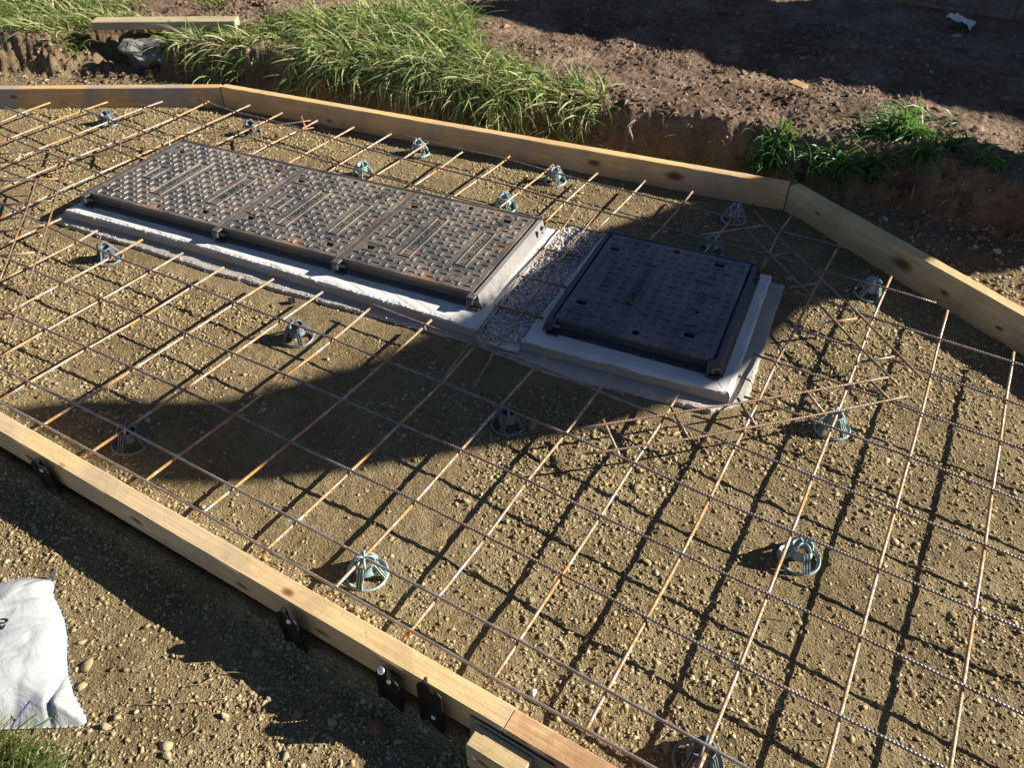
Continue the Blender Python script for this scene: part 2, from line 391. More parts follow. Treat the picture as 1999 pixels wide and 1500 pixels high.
a.data.foreach_set('value', bk.astype(np.float32).ravel())
tag(g, kind='structure')
hz = lambda x, y: float(ground_h(np.array([x]), np.array([y]))[0][0])

# ------------------------------------------------------------------ clods and gravel (nobody could count them)
def ico(sub):
    bm = bmesh.new(); bmesh.ops.create_icosphere(bm, subdivisions=sub, radius=1)
    V = np.array([v.co[:] for v in bm.verts]); Fc = np.array([[v.index for v in f.verts] for f in bm.faces]); bm.free()
    return V, Fc
ICO = {1: ico(1), 2: ico(2), 3: ico(3)}
ICO[0] = (np.array([(-1,-1,-1),(1,-1,-1),(1,1,-1),(-1,1,-1),(-1,-1,1),(1,-1,1),(1,1,1),(-1,1,1)], float)*.62,
          np.array([(0,1,5),(0,5,4),(1,2,6),(1,6,5),(2,3,7),(2,7,6),(3,0,4),(3,4,7),(4,5,6),(4,6,7)]))
def stones(name, P, Rr, matl, sub=1, seed=0, flat=.62, sink=.25, jag=.34, parent=None):
    rs = np.random.RandomState(seed); V0, F0 = ICO[sub]; n = len(P); k = len(V0)
    V = np.repeat(V0[None], n, 0) * (1 + jag*(rs.rand(n, k, 1 if sub else 3)*2-1)*(1 if sub else 1.25))
    V *= (1 + (rs.rand(n, 1, 3)-.5)*np.array([1.3, 1.0, .7]))
    a = rs.rand(n)*6.283; ca, sa = np.cos(a)[:, None], np.sin(a)[:, None]
    t = (rs.rand(n)-.5)*1.2; ct, st = np.cos(t)[:, None], np.sin(t)[:, None]
    X, Y, Z = V[..., 0], V[..., 1], V[..., 2]*flat
    X, Z = X*ct - Z*st, X*st + Z*ct
    X, Y = X*ca - Y*sa, X*sa + Y*ca
    V = np.stack([X, Y, Z], -1)*Rr[:, None, None]
    P = P.copy(); P[:, 2] += Rr*flat*(1-2*sink)*.6
    V = V + P[:, None, :]
    Fa = (F0[None] + (np.arange(n)*k)[:, None, None]).reshape(-1, 3)
    return np_mesh(name, V.reshape(-1, 3), Fa, matl, parent=parent)
rs = np.random.RandomState(4)
def scatter(n, x0, x1, y0, y1, dens, rmin, rmax, pw, rs):
    x = rs.uniform(x0, x1, n); y = rs.uniform(y0, y1, n)
    k = rs.rand(n) < dens(x, y); x, y = x[k], y[k]
    r = rmin*(rmax/rmin)**(rs.rand(len(x))**pw)
    return x, y, r
def d_in(x, y):
    c = sst(-.12, .30, vn(x, y, 2.2, 15)+.6*vn(x, y, 7, 16)+.25*vn(x, y, 20, 19))
    edge = np.exp(-((y+.095)/.06)**2)*.9
    d = .06 + .95*c + edge + .40*sst(.9, 1.7, x)*(.4+1.4*np.clip(vn(x, y, 4, 26)+.4, 0, 1)) + .2*sst(1.2, 1.9, y)*(x < 0)
    slab = (x > -1.15) & (x < 1.56) & (y > .70+.09*x) & (y < 1.50+.1*x)
    d = np.where(slab, 0, d)
    board = (y < -.115) & (y > -.2) | (y > far_line(x)-.01)
    return np.clip(np.where(board, 0, d), 0, 1)
x, y, r = scatter(330000, -2.6, 2.7, -.13, 2.2, d_in, .0013, .0066, 2.3, rs)
h = ground_h(x, y)[0]
stones('small_clods', np.stack([x, y, h], -1), r, M_CLOD, 0, 1, jag=.4, flat=.55, sink=.42)
tag(bpy.data.objects['small_clods'], kind='stuff', label='crumbly brown soil clods and chips scattered inside the formwork', cat='gravel')
x, y, r = scatter(2600, -2.4, 2.7, -.12, 2.2, lambda x, y: d_in(x, y)**1.6*.8, .006, .0125, 2.4, rs)
h = ground_h(x, y)[0]
stones('larger_clods', np.stack([x, y, h], -1), r, M_CLOD, 1, 2, jag=.34, flat=.45, sink=.45)
tag(bpy.data.objects['larger_clods'], kind='stuff', label='larger loose brown clods among the crumbs inside the formwork', cat='gravel')
d_out = lambda x, y: np.where(y > -.195, 0, np.clip(.28 + .9*vn(x, y, 4, 22) + .5*np.exp(-((y+.24)/.06)**2) + .3*sst(.6, 1.2, x), 0, 1))
x, y, r = scatter(110000, -.9, 1.9, -1.0, -.19, d_out, .0014, .0065, 2.0, rs)
stones('outer_clods', np.stack([x, y, ground_h(x, y)[0]], -1), r, M_CLOD, 0, 3, jag=.4, flat=.55, sink=.4)
tag(bpy.data.objects['outer_clods'], kind='stuff', label='brown gravelly crumbs on the ground outside the near board', cat='gravel')
x, y, r = scatter(420, -.8, 1.9, -1.0, -.21, d_out, .006, .013, 2.3, rs)
stones('outer_stones', np.stack([x, y, ground_h(x, y)[0]], -1), r, M_CLOD, 1, 5, jag=.34, flat=.5)
tag(bpy.data.objects['outer_stones'], kind='stuff', label='rounded brown stones lying outside the near board', cat='gravel')
d_b = lambda x, y: np.clip(.35 + 1.1*vn(x, y, 2.5, 23) + .8*np.exp(-((y-np.interp(x, tx, ty)-.05)/.16)**2), 0, 1)*(y > far_line(x)+.07)
x, y, r = scatter(90000, -3, 3.2, 1.2, 4.6, d_b, .0018, .014, 2.6, rs)
stones('bank_clods', np.stack([x, y, ground_h(x, y)[0]], -1), r, M_BCLOD, 0, 6, jag=.4)
tag(bpy.data.objects['bank_clods'], kind='stuff', label='reddish brown soil lumps on the dug bank and in the trench', cat='soil')
x, y, r = scatter(9000, 1.3, 3.0, 1.2, 3.0, lambda x, y: np.clip(.3+sst(1.7, 2.3, x)*.7, 0, 1)*(y > far_line(x)+.07)*(y < np.interp(x, tx, ty)+.12), .0025, .014, 2.2, rs)
stones('trench_gravel', np.stack([x, y, ground_h(x, y)[0]], -1), r, M_CLOD, 0, 7, jag=.36)
tag(bpy.data.objects['trench_gravel'], kind='stuff', label='loose gravel behind the right far board', cat='gravel')

# single stones that stand out
M_WHITEST = stone_mat('whitish_stone', (.42,.42,.41), .35); M_TANST = stone_mat('tan_stone', (.36,.28,.17)); M_BRICK = stone_mat('brick_red_stone', (.19,.075,.05)); M_GREYST = stone_mat('grey_stone', (.30,.28,.26))
def one_stone(px, py, z, r, m, label, seed, flat=.6, grp=None, name='stone', cat='stone'):
    q = at(px, py, z); rs_ = np.array([r]); hh = hz(q.x, q.y)
    o = stones(name, np.array([[0., 0., 0.]]), rs_, m, 2, seed, flat=flat, sink=.2, jag=.06)
    V = np.empty(len(o.data.vertices)*3, dtype=np.float32); o.data.vertices.foreach_get('co', V); V = V.reshape(-1, 3)
    rr = np.random.RandomState(seed+3)
    for _ in range(11):     # knapped flat facets
        dn = rr.normal(size=3); dn /= np.linalg.norm(dn); c = V @ dn - r*rr.uniform(.30, .62); V -= np.outer(np.clip(c, 0, None), dn)*.97
    o.data.vertices.foreach_set('co', V.ravel()); o.data.update()
    o.location = (q.x, q.y, hh); tag(o, label, cat, grp)
for args in [
    (1040, 1353, -.06, .015, M_WHITEST, 'sharp white stone chip beside the near board under the outermost bar', 3, .5),
    (1390, 1338, -.07, .013, M_TANST, 'pale clod in sun just right of the bar near the bottom edge', 4),
    (640, 702, -.06, .010, M_WHITEST, 'small pale pebble in the lit soil below the second left spacer', 5),
    (740, 1427, -.09, .022, M_BRICK, 'dark red brick fragment in the shade under the near board', 6, .4),
    (255, 748, -.06, .014, M_TANST, 'tan clod on the lit soil left of the long shadow', 7),
    (545, 640, -.06, .0, None, '', 8),
    (162, 1257, -.09, .016, M_TANST, 'tan stone on the ground right of the white bag', 9),
    (214, 1425, -.09, .017, M_TANST, 'largest tan stone below the right corner of the white bag', 10),
    (330, 1482, -.09, .018, M_TANST, 'rounded stone at the bottom edge left of the stake shadow', 11),
    (440, 1402, -.09, .017, M_TANST, 'flat tan stone on the open ground below the straw', 12),
    (1945, 490, -.08, .028, M_GREYST, 'grey lump of stone at the foot of the bank on the right', 13),
    (1728, 428, -.08, .022, M_GREYST, 'dull reddish stone in the dark trench behind the board joint', 14),
    (990, 48, .12, .04, M_BCLOD, 'dark clod of earth on the sunlit bank near the top', 15),
    (1870, 62, .12, .045, M_GREYST, 'grey block of rubble under the white rag', 16),
    (1628, 110, .12, .032, M_BCLOD, 'broken clods on the shadow line of the bank', 17),
    (1910, 250, .10, .045, M_BCLOD, 'flat slab of dried mud at the right end of the bank', 18, .35),
    (1600, 330, .02, .0, None, '', 19),
    (1530, 470, -.07, .0, None, '', 20),
    (1562, 468, -.065, .008, M_WHITEST, 'tiny white cube of stone in the shade near the board corner', 21)]:
    if args[3] > 0: one_stone(*args[:3], args[3], args[4], args[5], args[6], *(args[7:8] or (.6,)))

# ------------------------------------------------------------------ timber formwork
def board(name, A, B, inward, th, z0, z1, m, label, group, ends=True):
    """A,B = inner foot line ends; the thickness goes away from the slab side"""
    A = Vector((A[0], A[1], 0)); B = Vector((B[0], B[1], 0)); d = B - A; L = d.length; ang = math.atan2(d.y, d.x)
    bm = bmesh.new(); n = 60
    rr = random.Random(hash(label) % 999); wob = [rr.uniform(-.0012, .0012) for _ in range(n+1)]
    ys = (0, th) if inward > 0 else (-th, 0)
    rings = []
    for i in range(n+1):
        x = L*i/n; w = wob[i]; c = .003
        rings.append([bm.verts.new(p) for p in ((x, ys[0]+c*.5, z0+w), (x, ys[1]-c*.5, z0-w), (x, ys[1], z0+c), (x, ys[1]+w*.3, z1-c), (x, ys[1]-c, z1+w*.4), (x, ys[0]+c, z1-w*.3), (x, ys[0]-w*.3, z1-c), (x, ys[0], z0+c))])
    for i in range(n):
        for k in range(8): bm.faces.new((rings[i][k], rings[i+1][k], rings[i+1][(k+1) % 8], rings[i][(k+1) % 8]))
    bm.faces.new(rings[0][::-1]); bm.faces.new(rings[-1])
    bmesh.ops.recalc_face_normals(bm, faces=bm.faces)
    me = bpy.data.meshes.new(name); bm.to_mesh(me); bm.free()
    o = link_mesh(name, me, m); o.location = (A.x, A.y, 0); o.rotation_euler = (0, 0, ang)
    return tag(o, label, 'board', group)
LW, DW = (.68,.50,.27), (.52,.355,.165)
BG = 'timber formwork boards around the slab bed'
w1 = wood_mat('pale_pine', LW, DW, [(.96, -.047, .0, .010), (1.36, -.047, .005, .009), (1.70, -.047, -.005, .008), (1.93, -.047, .0, .008), (1.83, -.03, .045, .0065), (2.12, -.047, .01, .009), (1.10, -.04, .04, .006)], .12, .25)
board('formwork_board', (-.9, -.118), (1.467, -.136), -1, .048, -.036, .046, w1, 'long pale near board running along the lower left edge of the slab bed', BG)
w2 = wood_mat('reddish_pine', (.66,.45,.24), (.48,.29,.13), [(.3, -.047, 0, .01)], .15, 0, .5)
board('formwork_board', (1.4695, -.137), (2.7, -.15), -1, .047, -.036, .044, w2, 'reddish weathered near board butted on at the bottom edge', BG)
w3 = wood_mat('orange_pine', (.72,.47,.22), (.52,.30,.12), [(.8, 0, 0, .008)], .0, .75)
board('formwork_board', (-2.95, .92), (-1.395, 1.878), 1, .045, -.075, .042, w3, 'far board at the upper left with a grey cement smear', BG)
w4 = wood_mat('far_pine', (.84,.55,.26), (.62,.37,.15), [(1.95, 0, -.005, .012), (2.3, 0, .0, .016), (.62, 0, -.03, .007)], .1, .25)
board('formwork_board', (-1.390, 1.880), (1.338, 2.243), 1, .045, -.08, .045, w4, 'long far board between the two far corners', BG)
w5 = wood_mat('right_pine', (.72,.53,.28), (.52,.35,.165), [(.56, 0, -.005, .017), (.74, 0, -.02, .008), (.16, 0, .0, .006), (.95, 0, -.03, .006)], .1)
board('formwork_board', (1.345, 2.243), (2.95, 1.268), 1, .047, -.085, .047, w5, 'far board slanting down to the right edge with an oval knot', BG)

# cleat screwed over the joint of the near boards
t = empty('splice_cleat', (1.418, -.187, .012), 'short rough timber cleat screwed across the joint of the near boards', 'timber block', rz=R_(-1))
wc = wood_mat('cleat_pine', (.60,.46,.24), (.46,.33,.15), [], .05)
mb = MB(); mb.box(0, -.048, -.075, .118, -.002, .012); c_ = mb.build('block', wc, t, bevel=.003)
for (sx, sz) in ((.022, -.02), (.1, -.02)):
    s_ = MB(); s_.lathe([(.0, .003), (.004, .003), (.0065, .0015), (.007, 0)], 12); sc = s_.build('screw_head', M_ZINC, t, smooth=True)
    sc.location = (sx, -.0485, sz); sc.rotation_euler = (R_(90), 0, 0)
sp = MB(); sp.add([(0,0,0),(.055,-.004,-.022),(.058,-.004,-.016),(.003,0,.006),(0,-.003,0),(.055,-.008,-.022),(.058,-.008,-.016),(.003,-.003,.006)],
   [(0,1,2,3),(4,7,6,5),(0,4,5,1),(1,5,6,2),(2,6,7,3),(3,7,4,0)])
s_ = sp.build('wood_splinter', wc, t); s_.location = (.028, -.05, -.018)
# dark packer strip between cleat and board
MB().box(-.02, -.0015, -.07, .16, .0, .02).build('packer', wood_mat('grey_packer', (.33,.30,.25), (.24,.21,.17)), t)

# ------------------------------------------------------------------ steel stakes
def stake(x, y, ztop, rz, label, holes, lean=0, heads=()):
    t = empty('steel_stake', (x, y, -.09), label, 'stake', 'black steel stakes against the near board', rz=rz)
    t.rotation_euler = (R_(lean), 0, rz); FA = -10
    H = ztop + .09; th = .0028
    def flange(ang, notch, cut=0, w=.031):
        b = MB(); M = Matrix.Rotation(ang, 4, 'Z')
        outline = [(0, -.15), (w, -.15), (w, H-.006-cut), (w*.82, H-cut)]
        if notch: outline += [(w*.66, H-cut), (w*.66, H-.014-cut), (w*.38, H-.014-cut), (w*.38, H-cut)]
        outline += [(0, H)]
        n = len(outline)
        vs = [M @ Vector((p[0], -th/2, p[1])) for p in outline] + [M @ Vector((p[0], th/2, p[1])) for p in outline]
        b.add(vs, [tuple(range(n)), tuple(range(2*n-1, n-1, -1))] + [(i, (i+1) % n+0, (i+1) % n+n, i+n) for i in range(n)])
        return b.build('flange', M_BLACK, t)
    flange(R_(100), False, .004, .016); flange(R_(FA), True, 0, .046); flange(R_(200), False, .008, .013)
    for (hz_, bright) in holes:
        s_ = MB(); s_.lathe([(0, .0045), (.0035, .0045), (.0058, .002), (.006, 0)], 12)
        h = s_.build('screw_head', M_ZINC, t, smooth=True); M = Matrix.Rotation(R_(FA), 4, 'Z')
        h.location = M @ Vector((.022, -.0016, H-hz_)); h.rotation_euler = (R_(90), 0, R_(FA))
    for (hx, hy, hz_) in heads:
        s_ = MB(); s_.lathe([(0, .003), (.005, .0028), (.0075, .001), (.008, 0)], 16)
        h = s_.build('nail_head', M_ZINC, t, smooth=True); h.location = (hx, hy, H+hz_); h.rotation_euler = (R_(35), 0, 0)
    return t
stake(.128, -.186, .050, R_(8), 'black steel stake behind the left end of the near board', [(.022, 1)], 3)
stake(.950, -.202, .050, R_(4), 'black steel stake with one bright screw halfway along the near board', [(.018, 1)], 1)
stake(1.205, -.203, .043, R_(2), 'short black steel stake with a large bright nail head on the board', [(.016, 1)], 0, [(.004, -.004, .008)])
stake(1.303, -.200, .082, R_(2), 'tall notched black steel stake standing above the board top', [(.105, 1)], -1)
stake(1.675, -.206, .036, R_(2), 'black steel stake cut off by the bottom edge of the photo', [(.02, 1)], 0)

# ------------------------------------------------------------------ concrete slab and plinths
def rough_prism(name, poly, z0, z1, m, label, seed, jit=.003, step=.009, cat='concrete plinth', rim=.006):
    rr = random.Random(seed); out = []
    n = len(poly)
    for i in range(n):
        a, b = Vector(poly[i]), Vector(poly[(i+1) % n]); L = (b-a).length; k = max(1, int(L/step))
        for j in range(k): out.append(a.lerp(b, j/k))
    c = sum(out, Vector((0, 0)))/len(out); bm = bmesh.new(); R = [[], [], [], []]
    N = len(out); ph = [rr.uniform(0, 6.28) for _ in range(6)]
    for i, p in enumerate(out):
        q = out[(i+1) % N] - out[i-1]; nrm = Vector((q.y, -q.x)).normalized()
        s = i*step
        w = jit*(.4*math.sin(s*23+ph[0])+.35*math.sin(s*61+ph[1])+.4*math.sin(s*140+ph[2])) + rr.uniform(-jit, jit)*.9
        ch = rim*(1+.8*math.sin(s*37+ph[3])*math.sin(s*11+ph[4])) + rr.uniform(0, rim*.5)
        zt = z1 + rr.uniform(-.001, .001)
        R[0].append(bm.verts.new((*(p+nrm*w*.4), z0))); R[1].append(bm.verts.new((*(p+nrm*w*.5), zt-ch)))
        R[2].append(bm.verts.new((*(p-nrm*(ch*.5-w*.5)), zt-ch*.25))); R[3].append(bm.verts.new((*(p-nrm*(ch*1.5)), zt)))
    for a in range(3):
        for i in range(N): bm.faces.new((R[a][i], R[a][(i+1) % N], R[a+1][(i+1) % N], R[a+1][i]))
    bm.faces.new(R[3])
    bmesh.ops.recalc_face_normals(bm, faces=bm.faces)
    me = bpy.data.meshes.new(name); bm.to_mesh(me); bm.free(); o = link_mesh(name, me, m)
    return tag(o, label, cat)
rough_prism('concrete_slab', [(-1.105, .69), (-.25, .745), (.74, .862), (1.0, .852), (1.49, .935), (1.565, 1.03), (1.495, 1.685), (.645, 1.60), (-1.16, 1.42)], -.09, -.047, M_SLAB,
            'pale concrete base slab under both manhole plinths', 3, .0045, cat='concrete slab')
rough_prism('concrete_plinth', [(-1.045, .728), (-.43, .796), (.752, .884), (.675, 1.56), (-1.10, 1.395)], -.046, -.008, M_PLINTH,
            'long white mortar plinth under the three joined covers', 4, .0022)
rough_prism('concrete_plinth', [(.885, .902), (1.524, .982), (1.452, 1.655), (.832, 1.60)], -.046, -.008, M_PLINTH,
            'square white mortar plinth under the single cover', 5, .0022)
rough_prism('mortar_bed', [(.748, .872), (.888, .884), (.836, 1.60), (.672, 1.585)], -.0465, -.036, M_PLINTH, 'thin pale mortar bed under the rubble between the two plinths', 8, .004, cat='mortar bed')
n_ = 15000; rs = np.random.RandomState(9); vv = rs.rand(n_); uu = rs.rand(n_)
x = .758 - .085*vv + uu*(.13 + .02*vv); y = .875 + .72*vv + .05*uu
x += (rs.rand(n_)-.5)*.03; y += (rs.rand(n_)-.5)*.03
r = .0018*(3.6)**(rs.rand(n_)**2.1); z = -.040 + .022*rs.rand(n_)*(.4+1.2*np.clip(vn(x, y, 14, 30)+.5, 0, 1))
stones('mortar_rubble', np.stack([x, y, z], -1), r, M_MORTAR, 0, 12, flat=.8, jag=.36)
tag(bpy.data.objects['mortar_rubble'], kind='stuff', label='crumbled pale mortar filling the gap between the two plinths', cat='rubble')

rs = np.random.RandomState(19); n_ = 2600; uu, vv = rs.uniform(-1.1, 1.6, n_), rs.uniform(-.1, .95, n_)
x = uu; y = .70 + .09*uu + vv; on = (vv < .11) | (uu > 1.44) | (rs.rand(n_) < .0)
x, y = x[on], y[on]; k = (x < 1.53) & (y > .745+.085*x); x, y = x[k], y[k]; zz = np.where(((x < .74) & (y > .815+.08*x)) | ((x > .9) & (x < 1.5) & (y > .83+.11*x)), -.008, -.047)
stones('concrete_crumbs', np.stack([x, y, zz], -1), .0009*4**(rs.rand(len(x))**2.2), M_MORTAR, 0, 44, flat=.7, jag=.4)
tag(bpy.data.objects['concrete_crumbs'], kind='stuff', label='grit and mortar crumbs lying on the concrete ledges', cat='rubble')
# ------------------------------------------------------------------ manhole frames and covers
ANG = R_(6.0)
def text_mb(txt, size, M, depth=.0012):
    cu = bpy.data.curves.new('t', 'FONT'); cu.body = txt; cu.size = size; cu.extrude = depth; cu.align_x = 'CENTER'; cu.align_y = 'CENTER'
    cu.offset = size*.012
    o = bpy.data.objects.new('t', cu); C.objects.link(o); dg = bpy.context.evaluated_depsgraph_get(); me = bpy.data.meshes.new_from_object(o.evaluated_get(dg))
    vs = [M @ v.co for v in me.vertices]; fs = [tuple(p.vertices) for p in me.polygons]
    bpy.data.objects.remove(o); bpy.data.meshes.remove(me); bpy.data.curves.remove(cu)
    return vs, fs
ZT = .045
def cover(loc, w, h, m, label, slots, blanks, rounds, pitch, th, rustslots=()):
    t = empty('manhole_cover', loc, label, 'manhole cover', 'ductile iron manhole covers', rz=ANG)
    T = .013
    holes = [(x*w-.016, y*h-.011, x*w+.016, y*h+.011) for x, y in slots]
    rh = [(x*w, y*h) for x, y in rounds]; hr = .0125; hs = .018
    rects = holes + [(x-hs, y-hs, x+hs, y+hs) for x, y in rh]
    e = .004
    xs = sorted({e, w-e} | {q for r in rects for q in (r[0], r[2])}); ys = sorted({e, h-e} | {q for r in rects for q in (r[1], r[3])})
    mb = MB()
    for i in range(len(xs)-1):
        for j in range(len(ys)-1):
            cx, cy = (xs[i]+xs[i+1])/2, (ys[j]+ys[j+1])/2
            if any(r[0] < cx < r[2] and r[1] < cy < r[3] for r in rects): continue
            mb.add([(xs[i], ys[j], 0), (xs[i+1], ys[j], 0), (xs[i+1], ys[j+1], 0), (xs[i], ys[j+1], 0)], [(0, 1, 2, 3)])
    for (x0, y0, x1, y1) in holes:
        mb.add([(x0,y0,0),(x1,y0,0),(x1,y1,0),(x0,y1,0),(x0,y0,-T),(x1,y0,-T),(x1,y1,-T),(x0,y1,-T)], [(0,4,5,1),(1,5,6,2),(2,6,7,3),(3,7,4,0)])
    for (cx, cy) in rh:
        n = 16; cir = [(cx+hr*math.cos(k*2*math.pi/n), cy+hr*math.sin(k*2*math.pi/n), 0) for k in range(n)]
        sq = []
        for k in range(n):
            a = k*2*math.pi/n; s = hs/max(abs(math.cos(a)), abs(math.sin(a))); sq.append((cx+s*math.cos(a), cy+s*math.sin(a), 0))
        lo = [(p[0], p[1], -T) for p in cir]
        mb.add(sq+cir+lo, [(k, (k+1) % n, n+(k+1) % n, n+k) for k in range(n)] + [(n+k, n+(k+1) % n, 2*n+(k+1) % n, 2*n+k) for k in range(n)])
    a, b = e, e
    mb.add([(a,b,0),(w-a,b,0),(w-a,h-b,0),(a,h-b,0),(a,b,-T),(w-a,b,-T),(w-a,h-b,-T),(a,h-b,-T)], [(0,1,5,4),(1,2,6,5),(2,3,7,6),(3,0,4,7)])
    mb.build('cover_plate', m, t)
    for i, (x0, y0, x1, y1) in enumerate(holes):
        q = MB(); d = .030
        q.add([(x0-.003,y0-.003,-T),(x1+.003,y0-.003,-T),(x1+.003,y1+.003,-T),(x0-.003,y1+.003,-T),(x0-.003,y0-.003,-d),(x1+.003,y0-.003,-d),(x1+.003,y1+.003,-d),(x0-.003,y1+.003,-d)],
              [(0,4,5,1),(1,5,6,2),(2,6,7,3),(3,7,4,0),(4,7,6,5)])
        q.build('key_slot', M_RUST if i in rustslots else M_FRAME, t)
        # raised collar, open on one side
        sx = 1 if (x0+x1)/2 < w/2 else -1
        cx, cy = (x0+x1)/2, (y0+y1)/2; arc = []
        for k in range(13):
            aa = -math.pi/2 + k*math.pi/12; arc.append((cx + sx*(.014+.021*math.cos(aa)), cy+.023*math.sin(aa), .0005))
        arc = [(cx - sx*.022, cy-.023, .0005)] + arc + [(cx - sx*.022, cy+.023, .0005)]
        MB().tube(arc, .0019, 6).build('slot_collar', m, t, smooth=True)
    q = MB()
    for (cx, cy) in rh: q.lathe([(.0001, -.03), (hr+.002, -.03), (hr+.002, -T)], 16, (cx, cy, 0))
    q.build('round_socket', M_FRAME, t)
    for (x, y) in blanks:
        q = MB(); cx, cy = x*w, y*h; s = .019
        pts = [(cx-s,cy-s*.8,.0006),(cx+s,cy-s*.8,.0006),(cx+s,cy+s*.8,.0006),(cx-s,cy+s*.8,.0006),(cx-s,cy-s*.8,.0006)]
        q.tube(pts, .0014, 5); q.build('blank_plug', m, t)
    panels = [(.137, .36, .217, .565, 'B125', .030), (.337, .19, .428, .735, 'BS EN124 CLASS B125', .0275), (.742, .235, .828, .69, 'ME 10057', .034)]
    for (x0, y0, x1, y1, txt, sz) in panels:
        x0, x1, y0, y1 = x0*w, x1*w, y0*h, y1*h; q = MB()
        for (a0, b0, a1, b1) in ((x0, y0, x0+.0055, y1), (x1-.0055, y0, x1, y1), (x0+.0055, y0, x1-.0055, y0+.0055), (x0+.0055, y1-.0055, x1-.0055, y1)):
            q.frustum((a0+a1)/2, (b0+b1)/2, 0, a1-a0, b1-b0, th, .0012)
        M = Matrix.Translation(((x0+x1)/2, (y0+y1)/2, .0012)) @ Matrix.Rotation(R_(90), 4, 'Z')
        vs, fs = text_mb(txt, sz, M); ext = max(v.y for v in vs)-min(v.y for v in vs); lim = (y1-y0)-.022
        if ext > lim:
            cyy = (y0+y1)/2; vs = [Vector((v.x, cyy+(v.y-cyy)*lim/ext, v.z)) for v in vs]
        q.add(vs, fs); q.build('lettered_panel', m, t)
    q = MB(); nx_, ny_ = int((w-.02)/pitch), int((h-.02)/pitch); px_, py_ = (w-.024)/nx_, (h-.024)/ny_
    bad = [(a0-.008, b0-.006, a1+.008, b1+.006) for (a0, b0, a1, b1) in [(p[0]*w, p[1]*h, p[2]*w, p[3]*h) for p in panels]]
    bad += [(r[0]-.022, r[1]-.016, r[2]+.022, r[3]+.016) for r in holes] + [(cx-.026, cy-.026, cx+.026, cy+.026) for cx, cy in rh] + [(x*w-.026, y*h-.024, x*w+.026, y*h+.024) for x, y in blanks]
    for i in range(nx_):
        for j in range(ny_):
            cx, cy = .012+px_*(i+.5), .012+py_*(j+.5)
            if any(r[0] < cx < r[2] and r[1] < cy < r[3] for r in bad): continue
            L, Wd = pitch*.74, pitch*.25
            if (i+j) % 2: q.frustum(cx, cy, -.0002, L, Wd, th, .0018)
            else: q.frustum(cx, cy, -.0002, Wd*1.15, L*.92, th, .0018)
    q.build('tread_bars', m, t)
    return t

def lug(t, x, y, s, mm, arm=1):
    """C shaped joining lug with bolt; s=-1 near side, +1 far side"""
    q = MB(); w = .030; d = .036*s; z0, z1 = -.052, -.002; xa, xb = x-w/2, x+w/2
    def bx(x0, y0, z0_, x1, y1, z1_):
        q.box(min(x0, x1), min(y0, y1), z0_, max(x0, x1), max(y0, y1), z1_)
    bx(xa, y, z1-.007, xb, y+d, z1)                      # top
    bx(xa, y, z0, xb+.012, y+d*.95, z0+.007)            # foot
    bx(xa, y, z0+.007, xa+.009, y+d, z1-.007)            # back web
    bx(xa+.009, y+d*.78, z0+.02, xb-.006, y+d, z1-.007)   # nose
    o = q.build('joining_lug', mm, t, bevel=.0025)
    if s < 0:
        b = MB(); b.tube([(xa+.007, y+d*.42, z0+.028), (xb+.010, y+d*.42, z0+.028)], .0042, 10)
        b.tube([(xa+.016, y+d*.42, z0+.028), (xa+.023, y+d*.42, z0+.028)], .0085, 6)
        c = b.build('bolt', M_ENDPLATE, o, smooth=False)
def frame(loc, x1, h, joints, m, mend, label):
    t = empty('chamber_surround', loc, label, 'manhole frame', 'iron frames carrying the covers', rz=ANG)
    zt, zb = -.0015, -.053; y0, y1 = .0, h; x0 = -.018; xe = x1+.018
    def wall(nm, x0_, y0_, x1_, y1_, mm, zt_=zt): return MB().box(x0_, y0_, zb, x1_, y1_, zt_).build(nm, mm, t)
    wall('side_rail', x0+.002, y0+.016, xe-.012, y0+.026, m, -.0145)
    wall('side_rail', x0+.002, y1-.026, xe-.012, y1-.016, m, -.0145)
    # top lips beside the covers
    MB().box(x0, y1-.004, -.012, xe, y1+.004, .001).build('rim_strip', m, t)
    q = MB()
    q.add([(x0, y0-.004, zb), (xe, y0-.004, zb), (xe, y0+.016, zb+.012), (x0, y0+.016, zb+.012), (x0, y0-.004, zb+.005), (xe, y0-.004, zb+.005)], [(0,1,5,4),(4,5,2,3),(0,4,3),(1,2,5)])
    q.build('base_flange', m, t)
    MB().box(x0, y1-.0155, zb, xe, y1+.010, zb+.005).build('base_flange', m, t)
    q = MB(); q.add([(x0-.014, y0, zb), (x0-.014, y1, zb), (x0, y1, zt), (x0, y0, zt), (x0+.016, y0, zt), (x0+.016, y1, zt), (x0+.016, y0, zb), (x0+.016, y1, zb)],
        [(0,3,2,1),(3,4,5,2),(4,6,7,5),(0,6,4,3),(1,2,5,7)]); q.build('end_plate', m, t)
    q = MB(); q.add([(xe+.016, y0, zb), (xe+.016, y1, zb), (xe, y1, zt), (xe, y0, zt), (xe-.015, y0, zt), (xe-.015, y1, zt), (xe-.015, y0, zb), (xe-.015, y1, zb)],
        [(0,1,2,3),(3,2,5,4),(4,5,7,6),(0,3,4,6),(1,7,5,2)]); e = q.build('end_plate', mend, t)
    d = MB(); d.box(xe+.004, y1-.075, -.036, xe+.013, y1-.069, -.012); d.build('slot', M_DARKM, e)
    d = MB(); d.tube([(xe+.001, y1-.028, -.02), (xe+.014, y1-.028, -.02)], .007, 10); d.tube([(xe+.001, y1-.028, -.038), (xe+.014, y1-.028, -.038)], .004, 8); d.build('bolt', M_DARKM, e)
    for jx in joints:
        lug(t, jx, y0+.014, -1, m); lug(t, jx, y1-.01, 1, m)
        if joints[0] < jx < joints[-1]:
            MB().box(jx-.0035, y0+.004, -.02, jx+.0035, y1-.004, -.0008).build('joint_strip', m, t)
    return t
OX, OY = -.985, .800
